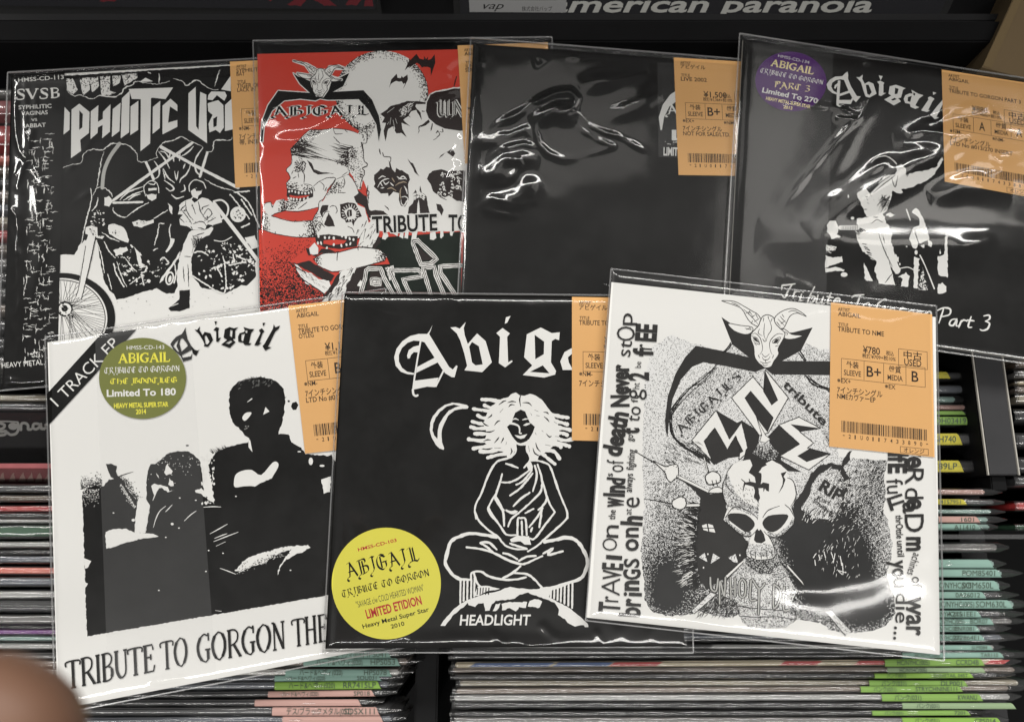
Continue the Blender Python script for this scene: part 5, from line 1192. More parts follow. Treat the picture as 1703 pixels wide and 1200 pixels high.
# machines: chrome bits between the black
def bits(n, P, lo, hi, m, cw=True):
    q = pts(P); xs = [p[0] for p in q]; ys = [p[1] for p in q]; c = 0
    while c < n:
        x, y = RNG.uniform(min(xs), max(xs)), RNG.uniform(min(ys), max(ys))
        if not inside(x, y, q): continue
        c += 1; r = RNG.uniform(lo, hi); a0 = RNG.uniform(0, 6.28); e = RNG.uniform(.3, 1)
        V = []
        for j in range(RNG.choice((4, 5, 6))):
            a = a0 + j * 1.1 + RNG.uniform(-.3, .3); u, v = r * math.cos(a) * RNG.uniform(.5, 1.2), r * e * math.sin(a) * RNG.uniform(.5, 1.2)
            V.append((x + u * math.cos(a0) - v * math.sin(a0), y + u * math.sin(a0) + v * math.cos(a0)))
        k.poly(S2, V, m)
bits(70, '460,480 620,470 760,600 860,560 930,600 860,740 720,800 560,800 500,650', 5, 20, W)
bits(95, '1120,500 1260,470 1360,440 1560,500 1600,600 1590,720 1500,770 1370,830 1240,790 1130,690', 5, 20, W)
bits(40, '1320,440 1540,470 1560,600 1400,640', 3, 9, W); bits(45, '1160,520 1340,560 1350,760 1200,720', 3, 8, K)
bits(26, '320,170 400,200 400,320 290,320', 5, 14, W); bits(14, '280,330 340,340 400,400 300,390', 4, 10, K); bits(16, '1000,120 1200,120 1300,260 1050,300', 4, 12, K); bits(8, '470,300 560,340 580,430 460,370', 4, 8, K); bits(10, '640,280 780,280 740,310 650,310', 3, 7, K)
k.poly(S2, '1270,310 1340,290 1400,330 1430,400 1350,440 1280,430', K); k.stroke(S2, '1280,432 1350,440 1420,405', 1.5, W)
for s in ('480,620 500,700 560,800', '690,650 740,640 730,680 700,690', '700,700 720,790', '1100,710 1180,762 1360,852 1366,640 1350,560', '1400,630 1530,605', '1430,550 1445,610', '1450,550 1530,590', '1260,660 1300,650 1340,720', '960,600 975,690 960,770', '850,590 880,570 920,610', '1230,550 1180,520 1120,530', '1500,330 1560,300'): k.stroke(S2, s, 2.2, W, rough=1.0)
k.disc(S2, (925, 735), 34, 55, W, .2); k.disc(S2, (925, 735), 22, 42, K, .2); k.disc(S2, (927, 740), 12, 28, W, .2)
k.stroke(S2, '1280,140 1460,370 1640,610', 6.2, W, smooth=0); k.stroke(S2, '1275,122 1340,112 1390,160 1382,230 1340,262', 3.0, W)
k.disc(S2, (1470, 226), 68, 68, K); k.disc(S2, (1470, 226), 62, 62, W)
bits(16, '1430,190 1510,190 1510,270 1430,270', 4, 12, K)
for s in ('1410,70 1450,120 1560,260', '1470,60 1560,140 1640,330', '1500,110 1580,230', '1440,50 1560,40', '1540,450 1600,480'): k.stroke(S2, s, 2.2, W, rough=1.2)
# front wheel
k.disc(S2, (70, 1050), 420, 358, K); k.disc(S2, (66, 1055), 362, 322, W); k.stroke(S2, [(66 + 345 * math.cos(a), 1055 + 305 * math.sin(a)) for a in np.linspace(-1.7, 1.5, 40)], 1.6, K, smooth=0)
for i in range(46):
    a = -1.75 + i * .075; b = a + RNG.choice((-.45, .45)); k.stroke(S2, [(90 + 60 * math.cos(b), 985 + 60 * math.sin(b)), (66 + 338 * math.cos(a), 1055 + 298 * math.sin(a))], .75, K, smooth=0, cap=False)
k.poly(S2, '270,400 332,408 225,892 180,882 192,820', W, rough=.6); k.stroke(S2, '335,405 285,640 222,900', 1.6, K, rough=.6); k.stroke(S2, '255,480 205,780 178,880', 1.3, K, rough=.6)
k.disc(S2, (90, 980), 62, 62, K); k.disc(S2, (90, 980), 50, 48, W); k.disc(S2, (88, 975), 26, 26, K); bits(26, '40,900 160,910 160,1050 40,1050', 5, 14, K); bits(14, '40,920 150,920 150,1040 40,1040', 4, 10, W)
for i in range(110): k.disc(S2, (RNG.uniform(480, 2000), RNG.uniform(830, 1300)), RNG.uniform(1, 4.5), RNG.uniform(1, 4), K, n=6)
# spine strip with its distressed lettering
o = Ink(SYPH.pl, 0.00054); o.add(Q4('20,127 108,121 96,640 6,641'), [(3, 2, 1, 0)], K); obi = o.build('spine_strip', SYPH.root)
t = Ink(SYPH.pl, 0.00056, 0.00003)
serif(t, ZA, 'SVS', 102, 326, 310, 318, 64, W, 1.3, .6); serif(t, ZA, 'B', 316, 316, 380, 312, 62, W, 1.3, .6)
for st, x0, y0, x1, y1, h, b in (('SYPHILITIC', 120, 386, 326, 376, 24, .012), ('VAGINAS', 138, 424, 302, 416, 24, .012), ('VS', 200, 461, 236, 458, 17, .01), ('SABBAT', 144, 502, 290, 494, 24, .012), ('HMSS-CD-113', 118, 216, 402, 196, 24, .012)): t.text(ZA, st, x0, y0, x1, y1, h, W, bold=b)
t.text(ZB, 'HEAVY METAL', 16, 946, 274, 924, 32, W)
for j in range(11):                                            # eleven worn brush characters, one under the other
    cy = 238 + j * 35; cx = 70 - (cy - 120) * .022; wd = 22
    for i in range(20):
        x = cx + RNG.uniform(-wd, wd); y = cy + RNG.uniform(-15, 15); hz = RNG.random() < .55; l = RNG.uniform(4, 16)
        t.stroke(PX, [(x, y), (x + (l if hz else RNG.uniform(-1.5, 1.5)) * .5, y + (RNG.uniform(-1.2, 1.2) if hz else l * .5)), (x + (l if hz else 0), y + (-.8 if hz else l))], RNG.uniform(.6, 1.6), W, rough=2.2, taper=(.3, .2), cap=False)
t.build('lettering', obi)

# ------------------------------------------------------------------ guitarist single
k = P3.art
k.stroke(G1, '455,140 500,102 560,90 610,110 652,152', 1.6, W, rough=.8)
for P in ('645,165 690,155 720,188 726,232 800,215 880,200 955,175 1000,95 1008,120 960,205 920,252 860,292 740,337 690,346 697,370 682,382 640,366 620,360 600,440 580,505 540,540 500,470 450,382 480,340 560,242 640,232 652,200', '345,382 410,322 560,560 640,860 682,962 665,997 640,992 610,940 540,720 500,600 420,552', '340,680 430,660 520,660 560,760 642,1083 515,1066 480,960 500,900 430,850 390,822 350,740',
          '345,570 450,555 520,578 592,620 602,662 560,682 430,668 350,632', '115,622 140,590 185,590 207,640 192,690 224,712 150,724 118,672', '105,850 160,872 232,860 232,902 180,922 105,945', '105,952 170,940 252,962 240,977 180,972 105,986', '110,770 150,780 187,790 178,812 110,822',
          '765,520 800,488 832,520 852,570 882,640 902,722 880,742 820,762 800,802 770,792 748,722 780,640 827,620 826,570 800,540', '785,862 826,880 812,1112 783,1106', '665,1016 720,984 752,1010 735,1092 683,1092 700,1030', '1022,715 1042,700 1042,1022 968,1002 968,862 1020,840', '970,1075 1000,1064 1037,1090 1030,1132 1000,1146 964,1140', '400,910 440,980 468,1052 408,1042', '565,545 600,520 640,548 600,560', '560,682 600,662 625,690 610,720 570,710', '636,840 668,870 665,905 640,895', '890,730 925,755 920,785 895,780', '835,780 865,765 860,795', '985,800 995,845 978,840'):
    k.poly(G1, P, W, rough=1.0, step=3)
k.disc(G1, (248, 1000), 26, 17, W)
k.stroke(G1, '222,640 350,640', 8.0, W, smooth=0)
for x in range(232, 350, 13): k.stroke(G1, [(x, 616), (x, 664)], 1.0, K, smooth=0)
for s in ('448,380 520,300 600,245', '470,372 560,300 640,240', '610,250 640,330 660,240', '500,470 560,420 600,440', '530,520 570,450 600,400', '720,240 745,225 730,250', '420,420 432,430', '425,450 440,455', '400,500 425,500', '410,400 430,405', '455,610 500,580 545,600', '470,560 510,560', '510,680 560,820 620,940', '560,1066 630,975', '545,700 560,760', '430,855 500,905', '780,640 825,770', '615,960 640,990'): k.stroke(G1, s, 1.7, K, rough=.6, taper=(.4, .4))
for i in range(50): k.stroke(G1, [(RNG.uniform(500, 590), RNG.uniform(400, 520)), (RNG.uniform(530, 610), RNG.uniform(380, 480))], .8, K, smooth=0, taper=(.2, 1), cap=False)
for i in range(40): y = RNG.uniform(660, 900); x = 330 + (y - 660) * .55; k.stroke(G1, [(x, y), (x + RNG.uniform(10, 45), y + RNG.uniform(4, 20))], .9, RNG.choice((K, W)), smooth=0, cap=False)
k.stroke(G1, '726,500 755,582', 2.0, W, smooth=0); k.stroke(G1, '830,852 870,930 940,1108', 2.2, W, smooth=0); k.stroke(G1, '845,860 900,990', 1.0, K); k.stroke(G1, '680,952 740,944 800,972 825,965', 1.6, W)
k.tonefield(G1, '850,940 892,1122 815,1114', stipple('white_flecks', INK, WHITE, 1900), lambda x, y: .45, cell=5)
for p in ((280, 400, 5, 14), (312, 568, 14, 12), (620, 795, 8, 12), (728, 785, 6, 6), (800, 830, 12, 18), (675, 920, 6, 10)): k.disc(G1, p[:2], p[2], p[3], W, n=10)
for i in range(24): k.disc(G1, (RNG.uniform(110, 185), RNG.uniform(760, 835)), RNG.uniform(2, 6), RNG.uniform(2, 5), RNG.choice((W, K)), n=6)
k = P3.let
for P, hs in (('378,155 345,180 310,215 220,220 150,260 110,320 125,380 180,430 245,450 245,430 195,400 170,350 180,300 230,265 290,255 380,270 388,200', []), ('310,215 375,165 378,230 420,340 480,440 500,470 548,475 488,548 455,520 400,420 340,280', []), ('255,270 287,272 277,440 268,588 306,600 272,609 235,585 240,440', []), ('272,290 215,330 205,370 225,375 240,345 280,320', []), ('278,440 395,400 408,427 278,472', []), ('265,520 420,520 445,480 458,500 420,572 265,565', []),
              ('492,225 530,230 575,195 567,250 600,312 650,285 710,310 752,440 660,490 610,475 590,420 550,290', ['612,325 650,325 690,420 660,458 632,440']), ('780,205 830,215 805,268', []), ('760,285 800,272 853,300 840,320 840,430 873,430 810,470 780,460 785,320', []), ('920,345 1000,325 1060,345 1125,370 1090,390 1080,440 1065,490 1030,497 1065,540 975,590 850,515 940,465 905,440', ['990,362 1035,378 1020,440 985,448', '938,515 985,492 1010,510 960,530']),
              ('1200,390 1290,440 1355,460 1300,500 1250,590 1300,615 1250,635 1190,610 1180,570 1120,560 1100,510 1120,460 1180,435 1215,440', ['1222,422 1250,437 1245,465 1226,458', '1155,482 1205,468 1185,545 1150,535']), ('1475,415 1520,430 1480,457', []), ('1410,490 1445,475 1497,505 1470,540 1415,650 1440,655 1400,675 1325,655 1420,515', []), ('1660,480 1610,560 1520,740 1560,745 1500,768 1445,710 1530,600 1600,520', [])):
    k.poly(P1, P, W, holes=hs)
for s in ('78,168 82,142 110,138 168,130', '148,135 120,180 100,222 82,208', '165,180 155,225', '160,195 180,178 198,184', '212,198 200,240 215,240', '298,150 250,255 285,252 302,220 275,212 262,225', '322,205 310,255 335,258 358,215', '358,215 345,262 362,260', '408,190 385,255 405,262', '380,215 425,222', '430,245 468,240 455,225 432,240 430,265 455,268', '548,222 570,208 628,203', '605,208 580,270', '660,255 625,275 640,300 668,280 660,255', '778,245 770,232 725,260 712,300 735,312 768,292 770,280 750,285',
          '830,290 800,300 805,325 832,318 832,292', '870,298 858,340', '866,310 885,292 905,300', '962,305 930,312 925,335 950,340 962,308 945,380 920,375', '1008,312 980,322 985,345 1010,338 1008,312', '1040,322 1030,360', '1038,335 1065,315 1078,330 1070,365', '1160,300 1130,392', '1120,308 1165,290 1205,300 1200,335 1148,350', '1250,365 1215,370 1200,400 1225,408 1250,370 1245,410 1262,408', '1280,375 1262,422', '1275,390 1295,372 1318,380', '1345,350 1325,415 1350,420', '1318,372 1365,378', '1430,345 1465,340 1468,365 1440,380', '1440,380 1468,395 1455,430 1425,442 1405,435'):
    k.stroke(G2, s, 2.9, W, taper=(.7, .6), mid=1.15, rough=.25)
k.disc(G2, (222, 183), 7, 7, W, n=10)
t = P3.sticker((1314.7, 136.7), 59.3, 49.4, M_PURPLE, .10)
t.text(ZF, 'HMSS-CD-134', 315, 190, 490, 229, 16, W); serif(t, ZF, 'ABIGAIL', 273, 238, 515, 289, 38, M_CREAM, 1.5, .85)
gothic(t, ZF, 'TRIBUTE TO GORGON', 213, 278, 568, 348, 29, W, 1.2); gothic(t, ZF, 'PART 3', 290, 360, 493, 388, 38, M_CREAM, 1.5)
t.text(ZF, 'Limited To 270', 225, 388, 537, 451, 27, W, bold=.028); t.text(ZF, 'HEAVY METAL SUPER STAR', 247, 430, 497, 479, 18, M_CREAM, bold=.03); t.text(ZF, '2013', 345, 478, 395, 487, 17, M_CREAM, bold=.03)
t.build('lettering', P3.stk)
P3.strip(Q4('1252,72 1385,88 1372,543 1227,525'), film('faint_strip_film', 0.05, 0.012, 0.15))

# ------------------------------------------------------------------ plain black single: only a clear sticker with white print
t = BLK.let
t.poly(ZE, '1160,575 1150,500 1172,430 1215,372 1250,348 1262,352 1262,400 1210,440 1180,500 1168,572', W); gothic(t, ZE, 'A', 1190, 490, 1262, 490, 66, W, 1.2)
t.rect(ZE, 1224, 572, 1250, 630, W); t.rect(ZE, 1224, 618, 1300, 632, W); t.text(ZE, 'LIMITED', 1176, 716, 1300, 720, 44, W, bold=.035)
for i in range(14): t.disc(ZE, (1165 + RNG.uniform(0, 110), 640 + RNG.uniform(-8, 16)), RNG.uniform(2, 9), RNG.uniform(1, 4), M_PALE, n=7)
BLK.strip([ZE(p) for p in pts('1142,188 1420,200 1430,735 1148,728')], film('faint_strip_film', 0.05, 0.012, 0.15))
# ------------------------------------------------------------------ red skull single
R1 = Fr(560, 80, 220 / 1467); R2 = Fr(420, 210, 200 / 1263); R3 = Fr(580, 240, 200 / 1500); R4 = Fr(420, 340, 360 / 1703)
k = RED.art; K = mat('brown_black_ink', (0.02, 0.013, 0.012), 0.5); W = M_WHITE; G = stipple('brown_dots_on_white', WHITE, (0.02, 0.013, 0.012), 2100)
k.tonefield(R4, '50,200 480,255 440,340 290,450 420,560 570,700 540,800 520,1000 60,1000', ST_RW, lambda x, y: max(0, min(.62, (y - 260) / 620 + (x - 300) / 2600)), cell=7)
mo = (635, 155.7)
k.tonefield(PX, [(mo[0] + 77.5 * math.cos(a), mo[1] + 71 * math.sin(a)) for a in np.linspace(0, 6.2832, 60)[:-1]], G,
            lambda x, y: max(0, (math.hypot((x - mo[0]) / 77.5, (y - mo[1]) / 71) - .80) / .2) ** 1.3 * (.85 if x < mo[0] - 10 or x > mo[0] + 45 else .4), cell=4.5)
k.poly(R1, '755,250 790,160 885,65 920,120 965,130 970,90 990,125 1015,95 1010,135 1050,120 1085,70 1095,160 1045,310 1040,225 1010,210 960,210 945,220 920,185 890,165 850,185 820,215 800,205', K)
k.poly(R1, '580,445 605,350 665,285 675,330 710,335 720,310 735,330 785,295 790,350 735,460 760,390 740,400 720,370 690,375 660,365 630,380 600,400', K)
# wrapped skull at the left
k.poly(R2, '400,230 450,200 500,130 600,40 720,40 850,25 1000,40 1110,75 1160,130 1080,260 1040,450 1010,505 880,560 800,650 740,770 690,850 500,892 350,882 340,780 380,780 360,640 360,590 395,550 380,500 355,455 410,390 410,310', W, rough=.4)
k.tonefield(R2, '395,240 500,130 620,40 730,45 640,140 560,230 480,305 410,312', G, blobs(.75, (640, 150, 120, 100, -.5)), cell=5)
k.tonefield(R2, '850,385 930,300 1000,230 1090,180 1110,300 1040,450 980,430', G, blobs(.25, (1030, 300, 70, 130, .75)), cell=5)
for i in range(34):
    y0 = 150 + i * 5; x0 = RNG.uniform(420, 520); l = RNG.uniform(60, 330); k.stroke(R2, [(x0, y0 + RNG.uniform(-8, 8)), (x0 + l * .5, y0 + l * .10), (x0 + l, y0 + l * .26)], RNG.uniform(.6, 1.6), K, taper=(1, .1), cap=False)
for i in range(30):
    x1 = RNG.uniform(960, 1060); y1 = RNG.uniform(200, 420); l = RNG.uniform(40, 190); k.stroke(R2, [(x1, y1), (x1 - l * .5, y1 - l * .1), (x1 - l, y1 - l * .28)], RNG.uniform(.6, 1.6), K, taper=(1, .1), cap=False)
for s, w in (('410,300 560,310 760,340 900,380 1000,430', 1.8), ('500,130 600,40 720,40 850,25 1000,40 1110,78', 1.4), ('850,30 870,80 945,78', 1.3), ('850,110 920,185', 1.6), ('960,30 1000,65', 1.3), ('400,230 410,310 410,390 355,455 380,500 395,550 360,590 360,640 380,780', 1.4), ('340,780 350,882 500,892 690,850', 1.5), ('640,630 700,580 780,545 830,540 870,550 810,640 770,680', 1.5), ('700,580 750,620 740,670', 1.2), ('640,640 655,685', 1.2), ('780,640 760,680', 1.6), ('480,870 530,830 575,795', 1.4), ('1000,440 1010,505 880,560 800,650', 1.4), ('1000,480 940,520', 1.2), ('520,605 600,615 635,640', 1.2), ('530,480 545,520 540,590', 1.8), ('480,490 485,540', 1.4), ('420,550 460,530', 1.4), ('430,460 410,505', 1.2)):
    k.stroke(R2, s, w, K, rough=.5, taper=(.6, .6))
k.tonefield(R2, '430,450 445,370 470,330 500,322 565,390 555,460 540,482 480,492 440,472', G, blobs(.25, (500, 440, 60, 50, .7)), cell=4)
k.poly(R2, '570,350 620,392 650,450 720,480 862,498 760,500 690,510 640,482 600,410', K, rough=.5)
k.tonefield(R2, '360,590 420,580 520,600 630,640 640,690 540,690 440,660 362,650', G, blobs(.2, (400, 640, 60, 40, .5), (600, 660, 40, 30, .5)), cell=5)
k.tonefield(R2, '345,780 400,790 520,780 440,870 350,880', G, lambda x, y: .5, cell=5)
def teeth(fr, P, mouth, up, lo, r):
    k.poly(fr, P, K, rough=.5); k.poly(fr, mouth, M_RED, rough=.4)
    for row in (up, lo):
        for x, y in pts(row): k.disc(fr, (x, y), r * RNG.uniform(.7, 1.05), r * RNG.uniform(1.1, 1.6), W, RNG.uniform(-.3, .3), n=9)
teeth(R2, '362,655 440,660 540,690 636,660 636,740 520,790 400,785 360,730', '385,722 470,735 600,725 560,745 480,758 395,748', '385,685 415,680 450,690 485,698 520,702 555,705 590,700 618,690', '378,758 405,762 432,766 465,768 500,770 540,765 580,752', 11)
k.poly(R2, '112,862 130,812 190,795 215,835 250,780 335,762 350,885 230,915 200,942 150,922', W); k.tonefield(R2, '250,785 335,762 350,885 270,900', G, grad(260, 830, .1, 345, 830, .95), cell=5)
k.poly(R2, '108,890 160,922 240,955 420,1000 660,985 690,1165 460,1165 240,1130 110,1085 92,1000', W)
k.tonefield(R2, '108,890 160,922 185,935 190,1110 110,1085 92,1000', G, grad(95, 1000, .95, 200, 1000, .0), cell=5); k.tonefield(R2, '520,995 660,985 690,1165 520,1166', G, grad(530, 1080, .0, 650, 1080, .95), cell=5)
for s in ('215,835 208,850 190,795', '112,862 130,812 190,795', '200,942 240,955 420,1000 640,990', '110,1085 240,1130 460,1165 660,1165', '240,1110 238,1132', '490,1140 510,1165 540,1130', '200,940 260,910 350,885', '440,1005 450,990'): k.stroke(R2, s, 1.3, K, rough=.4)
# the great skull
k.poly(PX, '597,220 626,197 657,176 680,169 709,169 800,207 800,384 640,386 618,380 618,372 608,345 612,318 600,290 596,262 585,240', W, rough=.5)
k.tonefield(R1, '240,930 330,850 480,740 500,800 440,830 380,1000 330,1050 270,1040', G, blobs(.15, (300, 890, 90, 50, .6), (420, 790, 60, 40, .4)), cell=5)
k.tonefield(R3, '0,60 100,40 160,0 180,100 190,210 150,300 200,360 150,560 110,560 60,420 0,330', G, blobs(.12, (40, 120, 50, 90, .6), (30, 300, 30, 40, .4), (160, 380, 30, 60, .4)), cell=5)
k.poly(R1, '480,735 560,680 600,640 690,620 780,590 860,590 1000,602 1000,622 880,622 870,650 930,720 945,805 925,770 880,690 830,700 790,760 740,800 820,872 780,850 720,830 730,900 775,992 720,940 660,950 620,870 570,900 540,1040 520,910 550,830 500,830 530,770', K, rough=.5)
for s in ('600,770 590,850', '625,800 640,870', '650,780 670,840', '600,980 610,900 640,880 630,960 590,1030', '560,850 580,820', '690,700 740,690 760,740 700,760', '560,720 640,660'): k.stroke(R1, s, 1.7, W, taper=(.3, .3))
k.tonefield(R1, '690,690 780,620 860,600 830,680 740,770', G, lambda x, y: .5, cell=5)
for s in ('1020,800 960,850 910,880 915,920 900,950', '1060,840 1050,900 1040,920', '1120,920 1142,960 1105,1000 1070,1025', '1120,920 1100,950', '275,1050 290,1130 302,1200', '780,740 820,770', '950,700 980,705', '340,950 330,1050 275,1050', '1330,320 1300,440 1350,440', '1170,900 1180,930 1140,930'): k.stroke(R1, s, 1.6, K, rough=.8, taper=(1, .3))
k.poly(R1, '1020,800 960,850 915,885 990,858 1035,820', K)
q = pts('1040,520 1100,490 1200,475 1300,450 1380,450 1500,450 1500,900 1370,920 1200,895 1100,850 1020,780 990,700 1000,600')
k.stroke(R1, q + [q[0]], 4.2, W, smooth=0, rough=.5); k.poly(R1, q, K)
gothic(RED.let, R1, 'UN', 1100, 775, 1440, 775, 200, W, 2.7); gothic(RED.let, R1, 'UN', 1100, 775, 1440, 775, 200, K, 1.7); gothic(RED.let, R1, 'UN', 1110, 765, 1430, 770, 190, M_PALE, .7)
k.poly(R3, '310,530 330,490 315,440 315,385 360,350 400,305 430,320 470,280 510,290 500,200 522,240 540,310 580,352 590,295 640,325 665,320 700,350 745,380 765,440 740,500 745,560 752,690 700,780 650,770 622,690 630,612 560,590 500,652 490,612 400,616 350,560', K, rough=.4)
for s in ('360,540 400,470 450,440 500,430', '390,470 420,520', '430,460 460,500 500,470', '480,560 530,545 590,580', '580,520 620,490 680,470 720,480', '600,400 640,430 700,430', '540,420 570,470', '660,540 640,600 650,680', '690,520 720,570 730,620', '650,690 660,740 690,765 720,720 740,680 700,650 660,660', '620,440 680,400 720,440', '370,430 420,400 460,410', '520,480 560,520', '400,550 440,540'): k.stroke(R3, s, 2.4, RNG.choice((W, W, mat('tan_ink', (.34, .27, .19), .5))), taper=(.3, .4), rough=.5)
k.poly(R3, '975,430 1000,370 1050,335 1160,310 1240,345 1300,330 1450,330 1450,720 1350,705 1250,640 1200,662 1130,640 1050,590 1020,500', K, rough=.5)
for i in range(34):
    x, y = RNG.uniform(1140, 1400), RNG.uniform(350, 640); a = RNG.uniform(0, 6.28); l = RNG.uniform(20, 60)
    k.stroke(R3, [(x, y), (x + l * .5 * math.cos(a), y + l * .5 * math.sin(a)), (x + l * .7 * math.cos(a + 1), y + l * .7 * math.sin(a + 1)), (x + l * .4, y + l * .3)], RNG.uniform(1.2, 2.6), W, taper=(.4, .4))
for P in ('735,890 750,780 800,742 815,690 800,620 832,568 850,602 880,582 895,518 912,600 972,652 987,760 1012,865 890,872 872,700 858,752 850,875 760,862', '1093,745 1150,752 1182,820 1162,892 1130,842 1105,822', '735,180 770,225 800,240 830,300 850,350 882,402 820,350 800,290 760,235', '60,662 110,570 150,600 200,640 232,680 242,750 262,832 330,820 430,832 490,885 420,895 300,905 230,872 200,782 150,752 90,722', '1160,130 1240,90 1290,60 1330,120 1300,160 1220,100 1125,180'): k.poly(R3, P, K, rough=.4)
k.tonefield(R3, '800,620 850,600 890,580 965,650 940,700 880,660 820,700', G, lambda x, y: .3, cell=4); k.poly(R3, '858,752 872,690 882,760 890,880 850,880', W)
for s in ('175,0 185,100 190,200 235,262 170,300 200,352 150,480 152,570', '240,520 232,570 255,605 240,660 250,740', '380,60 400,130', '425,110 440,152 505,160 525,180 512,240', '450,770 480,790 500,820', '1110,620 1150,660 1220,695', '220,900 262,960'): k.stroke(R3, s, 1.7, K, rough=.8, taper=(.6, .5))
# lower skull with a jewel eye
k.poly(R2, '740,790 800,680 880,560 1010,510 1080,600 1115,700 1075,760 1105,825 1180,862 1212,980 1222,1020 1180,1080 1120,1175 700,1185 660,1100 630,1000 690,880 700,800', W, rough=.4)
k.tonefield(R2, '760,770 820,660 900,570 960,560 960,620 930,700 800,720', G, blobs(.2, (850, 640, 70, 60, .55)), cell=5); k.tonefield(R2, '635,1000 690,890 740,1000 720,1090 670,1120', G, blobs(.2, (665, 1030, 30, 60, .6)), cell=5)
for s in ('740,770 700,800 690,880 630,1000 660,1100 690,1175', '880,560 800,680 740,770', '960,540 970,600 950,650', '900,700 980,700', '1010,510 1080,600 1115,700', '730,960 770,900 810,900', '870,840 890,880 875,920', '810,850 850,835 880,850', '1000,1050 1050,1080 1070,1120', '1210,640 1200,700 1225,760', '1180,1080 1120,1175', '700,1000 760,1060', '1200,990 1170,1060'): k.stroke(R2, s, 1.5, K, rough=.6, taper=(.6, .5))
for P in ('920,822 1000,803 1080,812 1112,872 1152,950 1110,962 1070,1012 1064,1052 1040,1006 980,1012 968,982 930,962', '708,905 730,832 800,830 790,882 742,912 735,962', '748,1035 800,908 850,1000 867,1052 800,1057', '1065,740 1110,710 1200,730 1210,790 1150,830 1090,800', '1200,860 1263,900 1263,970 1220,960'): k.poly(R2, P, K, rough=.5)
k.poly(R2, '960,890 1030,848 1092,900 1082,972 1005,985', W); k.poly(R2, '1000,880 1042,876 1046,942 1000,958 988,920', K); k.stroke(R2, '1015,890 1018,945', 1, W)
for i in range(18): a = i * .35; k.stroke(R2, [(1028 + 68 * math.cos(a), 915 + 66 * math.sin(a)), (1028 + 90 * math.cos(a), 910 + 88 * math.sin(a))], 1.2, W, smooth=0)
k.poly(R4, '880,345 960,260 990,262 1640,215 1640,720 840,700 800,640 900,480 1080,470 1050,400 990,350', M_DKGREEN)
k.poly(R4, '840,345 960,250 1000,255 1010,300 960,350', K); k.poly(R4, '780,520 900,480 880,560 840,700 720,700', K)
teeth(R4, '490,245 600,235 700,250 830,250 820,330 700,350 560,340 500,300', '560,285 640,275 740,285 720,310 620,320 560,310', '520,252 570,262 604,262 640,266 705,250 735,258 765,270 795,278', '515,305 540,305 585,345 640,318 700,325 740,318 770,310', 10)
k.poly(R4, '825,330 850,250 890,180 940,120 1000,160 1000,230 940,340', W, rough=.8)
for i in range(26): x = RNG.uniform(830, 980); y = RNG.uniform(150, 330); k.stroke(R4, [(x, y), (x - RNG.uniform(8, 30), y + RNG.uniform(15, 50))], RNG.uniform(.7, 1.8), K, smooth=0, taper=(1, .2), cap=False)
k.poly(R4, '440,350 490,300 520,345 515,390 480,400 450,385', W, rough=.5); k.poly(R4, '420,345 445,350 460,395 500,410 540,385 660,375 600,350 540,350 515,395 440,400', K, rough=.6)
k.poly(R4, '290,455 350,465 440,440 560,515 650,560 600,620 480,545 380,490', K, rough=.8)
k.poly(R4, '480,432 560,387 670,380 840,340 990,355 1062,402 1040,442 830,500 630,530 520,482', W); k.tonefield(R4, '940,352 990,355 1062,402 1040,442 940,468', G, grad(950, 400, 0, 1050, 400, .95), cell=5); k.tonefield(R4, '480,432 540,400 560,505 520,482', G, grad(490, 440, .8, 560, 440, 0), cell=5)
for s in ('670,380 665,440', '660,375 680,372', '480,432 560,387 670,380 840,340 990,355', '830,340 832,360', '520,482 630,530 830,500 1040,442'): k.stroke(R4, s, 1.4, K, rough=.4)
k.poly(R4, '335,468 400,520 480,550 520,590 602,600 622,642 570,705 490,650 420,620 360,540', W, rough=1.0)
for i in range(30): x = RNG.uniform(350, 560); y = 500 + (x - 350) * .6 + RNG.uniform(-25, 35); k.stroke(R4, [(x, y), (x + RNG.uniform(15, 60), y + RNG.uniform(8, 40))], RNG.uniform(.8, 2.2), K, smooth=0, taper=(.4, .1), cap=False)
for s in ('285,455 420,540', '340,490 360,560 440,620 560,700'): k.stroke(R4, s, 1.8, K, rough=.8)
k.poly(R4, '690,525 820,500 800,540 740,640 720,800 520,800 560,745 640,640', W, rough=.9)
for i in range(46): x = RNG.uniform(600, 800); y = 520 + (800 - x) * 1.0 + RNG.uniform(-60, 60); k.stroke(R4, [(x, y), (x - RNG.uniform(10, 36), y + RNG.uniform(20, 60))], RNG.uniform(.7, 2.4), K, smooth=0, taper=(.8, .2), cap=False)
k.poly(R4, '640,600 660,560 700,530 660,640 570,745 540,760', K, rough=.6)
for P in ('1020,270 1030,230 1060,225 1070,250 1045,280', '1090,225 1100,200 1150,210 1140,250', '1155,255 1165,215 1190,215 1185,270', '1195,265 1205,200 1230,210 1222,270', '1395,275 1395,225 1440,215 1445,265 1425,282', '1475,262 1478,200 1500,200 1505,250 1485,268', '1555,245 1550,215 1580,220 1570,250', '1250,280 1260,210 1300,200 1290,270'): k.poly(R4, P, W, rough=.4)
k.poly(R4, '820,640 850,600 870,610 850,650', W, rough=1.0); k.tonefield(R4, '1040,500 1110,480 1120,560 1080,600', G, lambda x, y: .4, cell=5)
